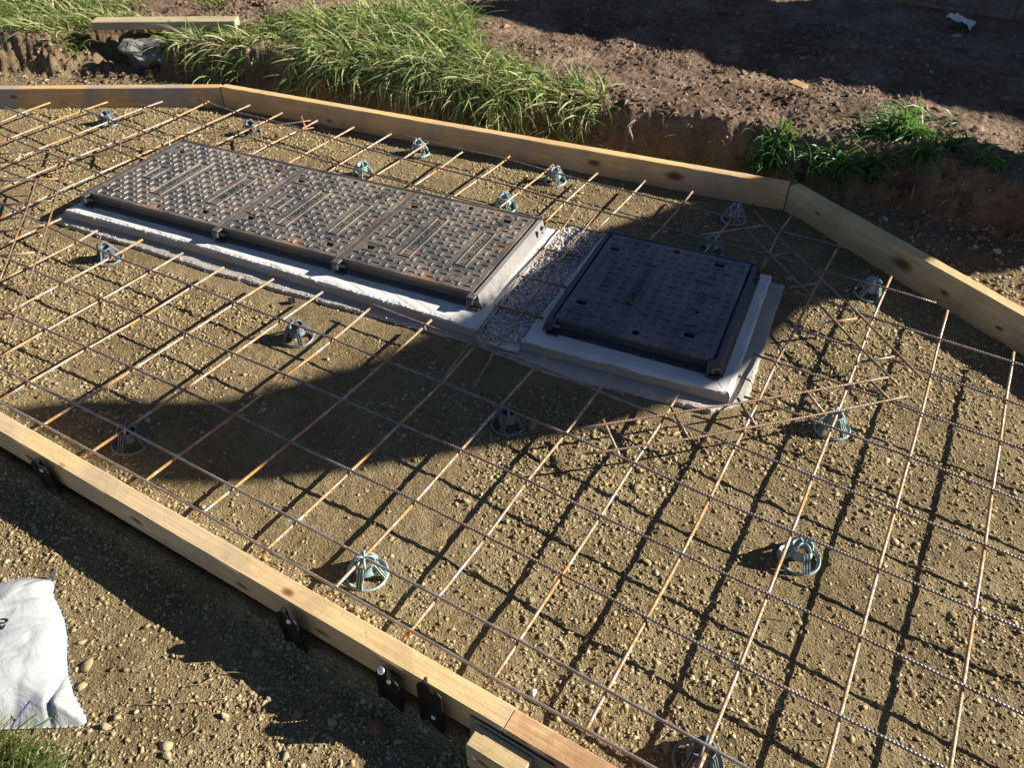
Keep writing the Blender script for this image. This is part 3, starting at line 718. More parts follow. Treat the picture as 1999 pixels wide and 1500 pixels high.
J = [0, .640, 1.152, 1.663]
frame((OX, OY, ZT), J[-1], .540, J, M_FRAME, M_ENDPLATE, 'long dusty black iron frame of three bolted modules on the long plinth')
U = Vector((math.cos(ANG), math.sin(ANG), 0)); V_ = Vector((-math.sin(ANG), math.cos(ANG), 0))
def mod(i, m, label, **k):
    g_ = .0045; w = J[i+1]-J[i]-2*g_; p = Vector((OX, OY, ZT)) + U*(J[i]+g_) + V_*.005
    return cover(p, w, .530, m, label, **k)
RN = [(.51, .055), (.49, .945)]
mod(0, M_IRON, 'dusty iron cover at the left end of the row of three', slots=[(.105, .83), (.81, .13), (.86, .87)], blanks=[(.09, .13)], rounds=[(.51, .055), (.49, .945)], pitch=.0335, th=.0042, rustslots=(2,))
mod(1, M_IRON, 'dusty iron cover in the middle of the row of three', slots=[(.11, .19), (.09, .80), (.85, .12)], blanks=[(.8, .87)], rounds=RN[1:], pitch=.0335, th=.0042, rustslots=(2,))
mod(2, M_IRON, 'dusty rust streaked iron cover at the right end of the row of three', slots=[(.11, .20), (.095, .80), (.82, .88)], blanks=[(.83, .10)], rounds=RN[1:], pitch=.0335, th=.0042, rustslots=(0, 1, 2))
SX, SY = .950, .985
frame((SX, SY, ZT), .500, .575, [0.0, .500], M_FRAME2, M_FRAME2, 'square blue black iron frame on the square plinth')
cover(Vector((SX, SY, ZT)) + U*.001 + V_*.005, .498, .565, M_IRON2, 'single blue black iron cover lying apart in the shade', slots=[(.10, .20), (.81, .15), (.80, .90), (.09, .82)], blanks=[], rounds=RN, pitch=.036, th=.0040, rustslots=(0, 1, 2))
# dead leaf on the single cover
q = MB(); p = at(1230, 590, ZT+.005)
q.add([(-.018,-.008,0),(-.005,-.012,.006),(.010,-.006,.001),(.018,.004,.007),(.004,.010,.002),(-.010,.006,.008),(0,0,.010)], [(0,1,6),(1,2,6),(2,3,6),(3,4,6),(4,5,6),(5,0,6)])
o = q.build('dead_leaf', plain('dead_leaf', (.11,.06,.03), .8)); o.location = (p.x, p.y, ZT+.004); tag(o, 'crumpled brown leaf on the single blue black cover', 'leaf')

# ------------------------------------------------------------------ reinforcement mesh
PX = {}
def row(v, d):
    for u, p in d.items(): PX[(u, v)] = p
row(0, {0:(84,830),1:(180,882),2:(284,939),3:(396,1001),4:(521,1073),5:(655,1147),6:(802,1232),7:(964,1325),8:(1144,1426)})
row(1, {-1:(58,747),0:(149,790),1:(245,838),2:(345,892),3:(458,953),4:(581,1018),5:(710,1089),6:(856,1166),7:(1014,1251),8:(1185,1348),9:(1382,1458)})
row(2, {-2:(92,644),-1:(173,679),0:(263,720),1:(360,762),2:(460,810),3:(567,863),4:(686,920),5:(813,978),6:(951,1048),7:(1098,1122),8:(1264,1206),9:(1445,1300),10:(1640,1398)})
row(3, dict(zip(range(-4,12),[(54,522),(123,553),(200,584),(284,617),(367,652),(458,691),(560,733),(668,781),(781,828),(901,878),(1030,938),(1173,1008),(1332,1082),(1499,1160),(1680,1243),(1880,1339)])))
row(4, dict(zip(range(-5,12),[(90,440),(154,472),(222,500),(297,529),(378,558),(460,591),(551,625),(653,662),(754,705),(864,747),(977,793),(1105,847),(1238,904),(1387,971),(1547,1038),(1715,1110),(1903,1190)])))
row(5, {-7:(50,348),-6:(112,374),**dict(zip(range(3,12),[(832,635),(930,671),(1047,714),(1168,763),(1298,816),(1436,870),(1587,930),(1748,994),(1923,1064)]))})
row(6, {-9:(19,269),-8:(74,291),-7:(133,313),-6:(193,339),8:(1482,781),9:(1624,835),10:(1776,892),11:(1937,956)})
row(7, {-10:(40,221),-9:(94,241),-8:(148,263),-7:(204,285),-6:(262,308),8:(1515,707),9:(1655,754),10:(1799,807),11:(1953,861)})
row(8, {-9:(165,214),-8:(218,235),-7:(278,256),8:(1554,641),9:(1681,683),10:(1818,730),11:(1963,781)})
row(9, {-8:(285,208),-7:(346,228),-6:(400,244),-5:(464,262),-4:(528,281),-3:(594,301),-2:(660,322),-1:(734,341),0:(807,362),1:(885,384),8:(1583,578),9:(1705,620),10:(1834,662),11:(1977,707)})
row(10, dict(zip(range(-6,10),[(459,218),(525,234),(591,251),(650,271),(715,290),(788,310),(860,329),(937,348),(1021,369),(1103,395),(1196,418),(1294,443),(1394,471),(1501,497),(1610,529),(1730,562)])))
row(11, {0:(907,292),1:(991,310),2:(1068,333),3:(1147,355),4:(1238,376),5:(1331,401),6:(1430,425),7:(1521,451),8:(1638,480)})
ZU, ZV = -.0045, .0045
def bar(name, pts, r, m, parent, rnd=0, n=8):
    P = [Vector(p) for p in pts]; out = [P[0]]
    for a, b in zip(P, P[1:]):
        k = max(1, int((b-a).length/.05))
        for j in range(1, k+1): out.append(a.lerp(b, j/k))
    # soften the kinks
    for _ in range(2): out = [out[0]] + [(out[i-1]+out[i]*2+out[i+1])/4 for i in range(1, len(out)-1)] + [out[-1]]
    return MB().tube(out, r, n, uv=True, u0=rnd).build(name, m, parent, smooth=True)
mesh = empty('reinforcement_mesh', (0, 0, 0), 'rusty welded steel mesh with a square grid covering the slab bed', 'steel mesh')
def ext(pts, i, px=None, L=None, z=0):
    pass
def Q(u, v, z): return at(*PX[(u, v)], z)
def off(a, b, L):                       # point L metres beyond b coming from a
    d = (b-a).normalized(); return b + d*L
UB, VB = 0.0041, 0.0037
def ubar(keys, z, lo=None, hi=None):
    pts = [Q(u, v, z) for u, v in keys]
    if lo is not None: pts.insert(0, at(*lo, z) if isinstance(lo, tuple) else off(pts[1], pts[0], lo))
    if hi is not None: pts.append(at(*hi, z) if isinstance(hi, tuple) else off(pts[-2], pts[-1], hi))
    return pts
tips = {-5:(119,427),-4:(190,450),-3:(278,468),-2:(357,494),-1:(437,522),0:(534,545),1:(630,570),2:(725,600),3:(842,625),4:(954,656),5:(1072,690),6:(1195,727),7:(1325,767)}
low = {}
for u in range(-5, 8):
    ks = [(u, v) for v in range(0, 6) if (u, v) in PX]
    lo = .028 if u >= 0 else {-1:(0,781), -2:(0,697), -3:(0,618), -4:(0,548), -5:(0,481)}[u]
    bar('cross_bar', ubar(ks, ZU, lo, tips[u]), UB, M_CROSS, mesh, u*.37)
for u, lo, hi in ((-6, (0,426), (488,205)), (-7, (0,370), (408,198)), (-8, (0,325), (317,198)), (-9, (0,279), (210,199)), (-10, (0,239), (98,200)), (-11, (0,196), None)):
    if u == -11: continue
    ks = [(u, v) for v in range(5, 11) if (u, v) in PX]
    bar('cross_bar', ubar(ks, ZU, lo, hi), UB, M_CROSS, mesh, u*.37)
for u, lo, hi in ((-5,(416,285),(551,220)),(-4,(490,302),(620,235)),(-3,(556,322),(691,248)),(-2,(634,340),(764,261)),(-1,(712,357),(835,278)),(0,(790,376),(907,296)),(1,(872,393),(995,305)),(2,(975,405),(1080,321)),(3,(1064,434),(1166,338)),(4,(1160,453),(1259,353)),(5,(1259,478),(1352,374)),(6,(1366,503),(1447,395)),(7,(1488,522),(1545,422))):
    ks = [(u, v) for v in (9, 10, 11) if (u, v) in PX]
    pts = [at(*lo, ZU)] + [Q(*k, ZU) for k in ks] + [at(*hi, ZU)]
    bar('cross_bar', pts, UB, M_CROSS, mesh, u*.53)
bar('cross_bar', ubar([(8, v) for v in range(0, 12)], ZU, .028, (1640, 474)), UB, M_CROSS, mesh, .9)
bar('cross_bar', ubar([(9, v) for v in range(1, 11)], ZU, .13, (1740, 540)), UB, M_CROSS, mesh, .3)
bar('cross_bar', ubar([(10, v) for v in range(2, 10)], ZU, .25, (1850, 607)), UB, M_CROSS, mesh, .6)
bar('cross_bar', ubar([(11, v) for v in range(3, 10)], ZU, .45, (1979, 688)), UB, M_CROSS, mesh, .1)
def vbar(v, us, z=ZV, lo=None, hi=None, m=None):
    if v < 2: m = M_SMOOTH
    pts = [Q(u, v, z) for u in us if (u, v) in PX]
    if lo is not None: pts.insert(0, at(*lo, z) if isinstance(lo, tuple) else off(pts[1], pts[0], lo))
    if hi is not None: pts.append(at(*hi, z) if isinstance(hi, tuple) else off(pts[-2], pts[-1], hi))
    bar('long_bar', pts, VB, m or M_LONG, mesh, v*.41)
vbar(0, range(0, 9), lo=.35, hi=.9); vbar(1, range(-1, 10), lo=.35, hi=.7); vbar(2, range(-2, 11), lo=.35, hi=.5); vbar(3, range(-4, 12), lo=.3, hi=.35); vbar(4, range(-5, 12), lo=.35, hi=.3)
vbar(5, (-7, -6), lo=(0, 330), hi=(137, 384)); vbar(5, (3, 4), lo=(719, 592), hi=(1012, 691)); vbar(5, range(5, 12), lo=(925, 669), hi=.3)
vbar(6, (-9, -8, -7, -6), lo=(0, 262), hi=(210, 345)); vbar(6, range(8, 12), lo=(1452, 775), hi=.3)
vbar(7, (-10, -9, -8, -7, -6), lo=(0, 206), hi=(281, 309)); vbar(7, range(8, 12), lo=(1470, 692), hi=.3)
vbar(8, (-9, -8, -7), lo=(120, 198), hi=(322, 271)); vbar(8, range(8, 12), lo=(1533, 635), hi=.3)
vbar(9, range(-8, 2), lo=(261, 199), hi=(980, 411)); vbar(9, range(8, 12), lo=(1545, 569), hi=.15)
vbar(10, range(-6, 10), lo=(388, 194), hi=(1827, 592)); vbar(11, range(0, 9), lo=(778, 262), hi=(1655, 485))
# off-cut mesh strip in the gap between the covers (lies above the plinths)
ZG = .004
strip = empty('mesh_offcut', (0, 0, 0), 'narrow rusty mesh strip laid through the gap between the two frames', 'steel mesh')
bar('long_bar', [at(*p, ZG) for p in ((1133,395),(1095,452),(1058,494),(1014,539),(968,600),(937,641),(864,742))], .0034, M_THIN, strip, .2)
bar('long_bar', [at(*p, ZG) for p in ((1171,409),(1128,463),(1084,521),(1065,550),(1021,609),(970,679),(923,758))], .0036, M_THIN, strip, .5)
for a, b in (((1090,434),(1175,455)), ((1056,485),(1132,501)), ((1012,538),(1106,561)), ((965,596),(1060,621))):
    bar('cross_bar', [at(*a, ZG-.008), at(*b, ZG-.008)], .0042, M_THIN, strip, a[0])
def ladder(label, rails, rungs, z, zr=None, r=.0034):
    t = empty('mesh_strip', (0, 0, 0), label, 'steel mesh', 'loose strips of mesh laid over the grid'); zr = z-.0075 if zr is None else zr
    for i, rl in enumerate(rails): bar('rail_bar', [at(*p, z) for p in rl], r, M_THIN, t, i*.7)
    for i, (a, b) in enumerate(rungs): bar('rung_bar', [at(*a, zr), at(*b, zr)], r*1.25, M_THIN if i % 3 else M_CROSS, t, i*1.3)
ladder('strip of rusty mesh slanting past the lower corner of the single cover', [[(1122,838),(1296,810),(1482,781),(1620,757),(1734,737)], [(1143,887),(1330,860),(1475,833),(1611,807),(1772,774)]],
       [((1177,820),(1208,888)), ((1310,796),(1345,858)), ((1440,778),(1477,834)), ((1569,758),(1611,811)), ((1692,737),(1737,782))], .022, .016)
ladder('strip of rusty mesh running down beside the right far board', [[(1431,416),(1457,450),(1506,499),(1585,580),(1680,681),(1752,751)], [(1471,409),(1506,450),(1552,493),(1601,543),(1667,604),(1800,739)]],
       [((1366,459),(1496,440)), ((1480,503),(1552,493)), ((1541,561),(1613,551)), ((1611,630),(1683,621)), ((1681,707),(1757,695))], .016, .010)
ladder('strip of rusty mesh across the upper left behind the long frame', [[(0,301),(130,287),(235,272),(330,262),(413,260),(511,248),(607,235)], [(0,318),(130,308),(232,296),(328,288),(415,277),(518,264),(612,249)]],
       [((45,284),(34,315)), ((143,268),(138,294)), ((237,260),(234,296)), ((329,256),(331,284)), ((418,241),(423,281)), ((504,234),(511,273)), ((588,227),(597,252))], .020, .015, .003)
ladder('strip of rusty mesh slanting down at the left edge beside the long plinth', [[(132,308),(115,365),(98,425),(78,485),(58,545),(36,600),(17,655)], [(72,349),(57,396),(42,435),(28,472),(14,510),(0,545)]],
       [((0,353),(113,349)), ((0,401),(108,391)), ((0,453),(89,439)), ((0,500),(68,493)), ((0,559),(55,549)), ((0,623),(32,617))], .018, .012)

# ------------------------------------------------------------------ mesh spacers
def make_spacer(m, lean=0):
    t = empty('bar_spacer', (0, 0, 0), 'x', 'spacer', 'plastic spacers holding the mesh off the ground')
    MB().lathe([(.0415, 0), (.0495, 0), (.0495, .0035), (.047, .007), (.0415, .0025)], 36, closed=True).build('base_ring', m, t, smooth=False)
    MB().lathe([(.020, .020), (.0255, .021), (.0265, .026), (.0235, .029), (.0225, .048), (.0245, .053), (.0215, .053), (.0195, .030), (.0185, .020)], 28, closed=True).build('cup', m, t, smooth=True)
    for k in range(4):
        q = MB(); a = k*math.pi/2 + .35; M = Matrix.Rotation(a, 4, 'Z')
        for o_ in (-.0062, 0, .0062):
            for (p0, p1) in (((.0455, .003), (.0405, .020)), ((.0405, .020), (.0345, .0275)), ((.0345, .0275), (.0285, .042)), ((.0285, .042), (.0230, .050))):
                d = Vector((p1[0]-p0[0], 0, p1[1]-p0[1])); nn = Vector((-d.z, 0, d.x)).normalized()*.0036
                vs = []
                for yy in (o_-.0010, o_+.0010):
                    for P in ((p0[0], p0[1], 1), (p1[0], p1[1], 1), (p1[0], p1[1], -1), (p0[0], p0[1], -1)):
                        vs.append(M @ (Vector((P[0], yy, P[1])) + nn*P[2]))
                q.add(vs, [(0,1,2,3),(7,6,5,4),(0,4,5,1),(1,5,6,2),(2,6,7,3),(3,7,4,0)])
        vs = [M @ Vector(p) for p in ((.0435, -.0068, .003), (.0435, .0068, .003), (.0325, .0068, .027), (.0325, -.0068, .027), (.0185, .0068, .046), (.0185, -.0068, .046))]
        q.add(vs, [(0,1,2,3),(3,2,4,5)])
        q.build('leg', m, t)
    for k in range(4):
        a = k*math.pi/2 + .75; c, s = math.cos(a), math.sin(a)
        pts = [(r*c, r*s, z) for r, z in ((.0225, .048), (.0225, .055), (.0205, .0615), (.0155, .0665), (.0095, .068), (.0045, .0655), (.001, .061))]
        MB().tube(pts, [.0032, .0032, .003, .0028, .0026, .0024, .002], 6).build('prong', m, t, smooth=True)
    return t
def copy_thing(o, label):
    c = o.copy(); C.objects.link(c); c['label'] = label
    for ch in o.children:
        d = ch.copy(); C.objects.link(d); d.parent = c
    return c
PT, PS = None, None
spots = [  # base centre in the photo, kind, label, lean x, lean y
 (718,1124,'t','pale teal spacer beside the near board, nearest to the camera',0,0), (1560,1089,'t','pale teal spacer standing alone in the sunlit lower right',-8,6),
 (1695,573,'t','grey green spacer near the right far board with its crown turned to the camera',10,-6), (1624,838,'t','grey green spacer under the mesh strip right of the single cover',12,8),
 (818,302,'t','small teal spacer close behind the middle of the long far board',4,0), (1083,356,'t','teal spacer in the sun between the far board and the gap of the covers',0,0),
 (710,345,'t','teal spacer half hidden behind the middle cover',6,6), (986,408,'t','teal spacer half hidden behind the right cover of the row',6,8),
 (1431,431,'t','bluish spacer in the shade by the far corner of the boards',0,4), (1386,492,'t','green spacer in the shade right behind the single cover',8,0),
 (257,869,'s','blue grey spacer in the shade next to the left end of the near board',-8,6), (992,832,'s','blue grey spacer in the shade in the middle of the bed',2,0),
 (583,662,'s','grey spacer on the lit soil just above the long shadow',0,6), (215,509,'s','dark grey spacer left of the long plinth',-6,6),
 (213,244,'s','dark grey spacer behind the upper left far board corner',-8,6), (491,264,'s','dark grey spacer behind the left cover under the mesh strip',0,4),
 (1362,1490,'s','grey spacer cut off by the bottom edge of the photo',8,-10)]
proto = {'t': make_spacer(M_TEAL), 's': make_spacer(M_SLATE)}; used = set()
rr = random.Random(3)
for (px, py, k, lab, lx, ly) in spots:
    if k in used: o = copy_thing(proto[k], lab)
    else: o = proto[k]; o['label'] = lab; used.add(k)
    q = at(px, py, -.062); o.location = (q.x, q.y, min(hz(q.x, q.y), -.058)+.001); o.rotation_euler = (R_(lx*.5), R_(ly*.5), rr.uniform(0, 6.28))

# ------------------------------------------------------------------ white bag
def make_bag():
    poly = [(-160,1110),(-60,1128),(0,1140),(30,1131),(62,1127),(95,1128),(110,1131),(114,1128),(106,1158),(118,1185),(129,1210),(134,1245),(134,1285),(137,1320),(147,1357),(160,1380),(172,1402),(172,1421),(130,1422),(60,1424),(0,1426),(-160,1440)]
    P = np.array([at(a, b, -.085)[:2] for a, b in poly])
    x0, y0 = P.min(0)-.005; x1, y1 = P.max(0)+.005; st = .0045
    xs = np.arange(x0, x1, st); ys = np.arange(y0, y1, st); X, Y = np.meshgrid(xs, ys, indexing='ij')
    ins = np.zeros(X.shape, bool); D = np.full(X.shape, 9.)
    n = len(P)
    for i in range(n):
        a, b = P[i], P[(i+1) % n]
        c = ((a[1] > Y) != (b[1] > Y)) & (X < (b[0]-a[0])*(Y-a[1])/(b[1]-a[1]+1e-12)+a[0]); ins ^= c
        t = np.clip(((X-a[0])*(b[0]-a[0])+(Y-a[1])*(b[1]-a[1]))/(((b-a)**2).sum()+1e-12), 0, 1)
        D = np.minimum(D, np.hypot(X-a[0]-t*(b[0]-a[0]), Y-a[1]-t*(b[1]-a[1])))
    Hh = .062*(1-np.exp(-D/.055)) + .004
    e1 = (X-x0)*.9+(Y-y0)*.5; crease = np.abs(vn(X*1.0+Y*.6, Y-X*.3, 11, 40))*.034 + np.abs(vn(X-Y*.8, Y*.5+X*.4, 24, 41))*.012
    Hh = Hh + (np.clip(D/.03, 0, 1))*(crease + .012*vn(X, Y, 7, 42)) - .009
    Hh = Hh - .012*np.exp(-((X*.75+Y*.66-.11)/.006)**2)*np.clip(D/.02, 0, 1)
    ok = ins.copy(); pad = ins.copy()
    for dx in (-1, 0, 1):
        for dy in (-1, 0, 1): pad |= np.roll(np.roll(ins, dx, 0), dy, 1)
    rim_ = pad & ~ins; ok = pad
    for i, j in np.argwhere(rim_):
        bd = 9
        for k in range(n):
            a, b = P[k], P[(k+1) % n]; c0 = np.array([X[i, j], Y[i, j]]); tt = np.clip(((c0-a)@(b-a))/((b-a)@(b-a)), 0, 1); pp = a+(b-a)*tt; dd = np.hypot(*(c0-pp))
            if dd < bd: bd = dd; best = pp
        X[i, j], Y[i, j] = best; Hh[i, j] = .001
    ids = -np.ones(X.shape, int); k = 0; V = []
    ids[ok] = np.arange(ok.sum()); V = np.stack([X[ok], Y[ok], Hh[ok]-.085], -1)
    q = np.stack([ids[:-1, :-1], ids[1:, :-1], ids[1:, 1:], ids[:-1, 1:]], -1).reshape(-1, 4); q = q[(q >= 0).all(1)]
    Vb = V.copy(); Vb[:, 2] = -.087; nv = len(V)
    o0 = np_mesh('bag', np.vstack([V, Vb]), np.vstack([q, q[:, ::-1]+nv]), None, smooth=True)
    me = o0.data; bpy.data.objects.remove(o0)
    t = empty('plastic_bag', (0, 0, 0), 'full white polythene bag with a printed number lying at the lower left edge', 'bag')
    link_mesh('bag_film', me, M_BAG, t)
    def hb(x, y):
        i = int((x-x0)/st); j = int((y-y0)/st); i = min(max(i, 0), X.shape[0]-1); j = min(max(j, 0), X.shape[1]-1); return float(Hh[i, j])-.085
    def drape(txt, px, py, size, rot, nm, mt):
        c = at(px, py, -.03); M = Matrix.Translation((c.x, c.y, 0)) @ Matrix.Rotation(rot, 4, 'Z')
        vs, fs = text_mb(txt, size, M, 0.0002); q = MB(); q.add([(v.x, v.y, hb(v.x, v.y)+.0022) for v in vs], fs); q.build(nm, mt, t)
    drape('T20', -1, 1226, .030, R_(120), 'printed_number', plain('print_ink', (.06,.05,.07), .5))
    a, b = at(0, 1418, -.06), at(60, 1369, -.05)
    q = MB(); pts = [a.lerp(b, i/14) for i in range(15)]; q.tube([(p.x, p.y, hb(p.x, p.y)+.001) for p in pts], .0012, 5); q.build('blue_line', plain('blue_ink', (.05,.07,.42), .5), t)
    s = at(112, 1130, -.08); e = at(114, 1114, -.06)
    q = MB(); q.add([(s.x-.022, s.y-.006, -.078), (s.x+.004, s.y-.012, -.08), (e.x, e.y, -.05), (s.x-.006, s.y+.004, -.07)], [(0,1,2),(0,2,3),(1,3,2),(0,3,1)]); q.build('bag_corner', M_BAG, t)
make_bag()

# ------------------------------------------------------------------ grass
def blades(name, P, L, W_, az, lean, curl, m, seed=0, segs=5, parent=None):
    """numpy curved ribbon blades with a folded mid line"""
    n = len(P); rs = np.random.RandomState(seed); s = np.linspace(0, 1, segs+1)
    th = lean[:, None] + curl[:, None]*s[None]                       # angle from vertical
    dz = np.cos(th); dr = np.sin(th); step = (L/segs)[:, None]
    z = np.concatenate([np.zeros((n, 1)), np.cumsum(dz[:, :-1]*step, 1)], 1); r = np.concatenate([np.zeros((n, 1)), np.cumsum(dr[:, :-1]*step, 1)], 1)
    tw = (rs.rand(n)-.5)[:, None]*1.6*s[None]; a = az[:, None] + tw*.5
    cx = P[:, 0, None] + r*np.cos(a); cy = P[:, 1, None] + r*np.sin(a); cz = P[:, 2, None] + z
    w = (W_[:, None]*(1-s[None]**2.2)*(.55+.45*np.minimum(1, s[None]*4)))/2
    fz = rs.uniform(-.9, .9, n)[:, None]
    px, py = -np.sin(az)[:, None], np.cos(az)[:, None]
    A = np.stack([cx+px*w, cy+py*w, cz+w*fz], -1); B = np.stack([cx, cy, cz-w*.35], -1); D = np.stack([cx-px*w, cy-py*w, cz-w*fz], -1)
    V = np.stack([A, B, D], 2).reshape(n, -1, 3); k = (segs+1)*3; f = []
    for i in range(segs):
        b = i*3; f += [[b, b+1, b+4, b+3], [b+1, b+2, b+5, b+4]]
    F = (np.array(f)[None]+(np.arange(n)*k)[:, None, None]).reshape(-1, 4)
    return np_mesh(name, V.reshape(-1, 3), F, m, smooth=True, parent=parent)
rs = np.random.RandomState(77)
def verge(name, n, fx, label, m, Lr=(.08, .24), seed=1, droop=1.0, az0=-1.75, azs=.9):
    x, y = fx(n); k = len(x); h, b = ground_h(x, y, False); toe = np.interp(x, tx, ty)
    edge = np.exp(-np.clip(y-toe-.1, 0, 9)/.16)
    L = rs.uniform(*Lr, k)*(1+.5*vn(x, y, 3, 50)); az = az0 + rs.normal(0, azs, k) + 2.6*vn(x, y, 3.2, 51) + (1-edge)*rs.normal(0, .9, k)
    lean = .25 + rs.rand(k)*1.0*droop + edge*.5*droop; curl = .5 + rs.rand(k)*1.5*droop
    o = blades(name, np.stack([x, y, h-.004], -1), L, rs.uniform(.0028, .0098, k), az, lean, curl, m, seed)
    return tag(o, label, 'grass', kind='stuff')
def f_mid(n):
    x = rs.uniform(-2.1, .55, n); toe = np.interp(x, tx, ty); y = toe + .06 + rs.rand(n)**1.2*1.5
    ymax = np.interp(x, [-2.1, -1.5, -1.05, -.7, -.35, 0, .25, .42, .5], [2.4, 3.1, 3.55, 3.15, 2.80, 2.68, 2.60, 2.52, 2.40]) + .12*vn(x, y, 6, 52)*2
    lo = np.where(x < -1.62, 1.0, 0)*(y > toe+.30)*(y < toe+.55)*(rs.rand(n) < .7)      # thin around the timber
    k = (y < ymax) & (vn(x, y, 5, 53)+.5*vn(x, y, 13, 57) > -.30) & (lo < .5)
    return x[k], y[k]
verge('verge_grass', 22000, f_mid, 'thick green grass flopping over the edge of the bank in the upper middle', M_GRASS, (.08, .25), 1, 1.25)
def f_left(n):
    x = rs.uniform(-3.9, -2.55, n); toe = np.interp(x, tx, ty); y = toe + .20 + rs.rand(n)*1.3
    k = (y < 2.1+(x+3.9)*.35+.1*vn(x, y, 6, 54)) & (x < -2.62+.2*vn(x, y, 5, 55))
    return x[k], y[k]
verge('left_grass', 6500, f_left, 'bright green grass clump in the upper left corner', M_GRASS, (.08, .2), 2, .8)
def f_tl(n):
    x = rs.uniform(-3.6, -2.3, n); y = rs.uniform(2.35, 3.0, n); k = (y > 2.2-(x+2.3)*.1) & (vn(x, y, 4, 58) > -.05); return x[k], y[k]
verge('back_grass', 2500, f_tl, 'short grass at the very top left behind the bare soil', M_GRASS, (.05, .12), 5, .7)
def f_bl(n):
    c = [at(a, b, -.085) for a, b in ((-60, 1500), (60, 1515), (130, 1560), (-40, 1590), (10, 1475))]
    i = rs.randint(0, len(c), n); X = np.array([p[:2] for p in c])
    return X[i, 0]+rs.normal(0, .035, n), X[i, 1]+rs.normal(0, .022, n)
x, y = f_bl(1100); h = ground_h(x, y, False)[0]; k = len(x)
o = blades('corner_grass', np.stack([x, y, h-.004], -1), rs.uniform(.03, .10, k), rs.uniform(.0018, .004, k), rs.normal(.6, .7, k), rs.uniform(.3, 1.0, k), rs.uniform(.1, .8, k), M_GRASS, 9)
tag(o, 'green grass at the bottom left corner growing in front of the white bag', 'grass', kind='stuff')
# sparse blades and roots hanging in the bank face
def f_face(n):
    x = rs.uniform(-2.0, 2.6, n); toe = np.interp(x, tx, ty); y = toe + rs.uniform(.0, .2, n); k = vn(x, y, 3, 59) > 0; return x[k], y[k]
verge('bank_roots', 900, f_face, 'dry roots and dead blades hanging from the dug bank face', M_STRAW, (.03, .09), 6, 1.3)
# separate tufts on the right
def tuft(px, py, z, n, L, sp, label, seed, az0=-1.6, lean=.75):
    q = at(px, py, z); r2 = np.random.RandomState(seed); x = q.x + r2.normal(0, sp, n); y = q.y + r2.normal(0, sp*.6, n); z_ = np.maximum(ground_h(x, y, False)[0], -.09)
    az = az0 + r2.normal(0, .85, n)
    V = np.stack([x-q.x, y-q.y, z_-z_.mean()], -1)
    o = blades('grass_tuft', V, r2.uniform(.55, 1.2, n)*L*.95, r2.uniform(.005, .0105, n), az, r2.uniform(.15, lean+.45, n), r2.uniform(.7, 2.3, n), M_TUFT, seed)
    o.location = (q.x, q.y, float(z_.mean())); return tag(o, label, 'grass tuft', 'grass tufts growing in the dug bank on the right')
tuft(1508, 290, .05, 154, 0.181, 0.035, 'brightest sunlit grass tuft behind the corner of the far boards', 1)
tuft(1590, 335, .0, 62, 0.145, 0.027, 'small dim tuft between the sunlit tuft and its dark neighbours', 2)
tuft(1632, 340, .0, 105, 0.167, 0.027, 'dark tuft of broad blades low on the bank behind the right board', 3)
tuft(1692, 352, -.01, 77, 0.145, 0.027, 'dark tuft right below the tallest drooping tuft', 4)
tuft(1762, 272, .085, 210, 0.268, 0.050, 'tallest tuft, drooping from the top of the bank', 5, -2.0)
tuft(1772, 365, -.02, 62, 0.160, 0.025, 'thin ragged tuft hanging over the trench under the tallest tuft', 6)
tuft(1850, 325, .03, 56, 0.160, 0.037, 'sparse dull tuft under the yellow green offcut', 7)
tuft(1905, 372, .0, 62, 0.123, 0.027, 'small spiky tuft alone on the bank face near the right edge', 8)
tuft(1178, 170, .09, 12, .10, .006, 'few thin upright blades on the sunlit bank right of the grass verge', 9, -1.2, .3)
tuft(1578, 212, .09, 9, .05, .01, 'tiny bright green sprig on the sunlit bare bank', 10)
tuft(1864, 235, .10, 14, .09, .012, 'dry yellowish sprig on the right part of the bank', 11)

# straws
SG = 'dry straws on the ground'
for i, (pts, z, lab) in enumerate([
    ([(365,1342),(395,1338),(420,1322),(445,1314),(483,1317)], -.083, 'curved dry straw near the edge of the board shadow'),
    ([(265,1378),(320,1378),(380,1373),(442,1366)], -.083, 'straight dry straw on the lit ground right of the bag'),
    ([(365,1440),(392,1420),(384,1402),(405,1392)], -.083, 'kinked dry stem below the straight straw'),
    ([(718,1388),(727,1420),(736,1450),(741,1475)], -.083, 'long dry straw in the shade under the short stake'),
    ([(1525,1448),(1560,1440),(1590,1446),(1620,1443)], -.065, 'bent straw near the bottom edge between two bars'),
    ([(1483,1207),(1510,1210),(1537,1213)], -.065, 'short straw in the sunlit lower right'),
    ([(1300,1222),(1318,1214),(1333,1202)], -.065, 'pale twig beside the bar in the lower middle'),
    ([(1888,1372),(1900,1368),(1910,1357)], -.065, 'curled straw at the right beside a grid crossing'),
    ([(1402,697),(1000,0)], 0, ''),
    ([(25,130),(50,134),(75,122)], -.07, 'pale stalk on the bare soil at the upper left'),
    ([(110,470),(118,448),(135,447)], -.04, 'bent yellow straw on the corner of the long slab')]):
    if not lab: continue
    P = [at(a, b, z) for a, b in pts]; P = [Vector((p.x, p.y, max(hz(p.x, p.y), z)+.0035)) for p in P]
    out = [P[0]]
    for a, b in zip(P, P[1:]):
        for j in range(1, 6): out.append(a.lerp(b, j/5))
    for _ in range(3): out = [out[0]]+[(out[k-1]+out[k]+out[k+1])/3 for k in range(1, len(out)-1)]+[out[-1]]
    o = MB().tube(out, .0011, 5).build('straw', M_STRAW, None, smooth=True); tag(o, lab, 'straw', SG)

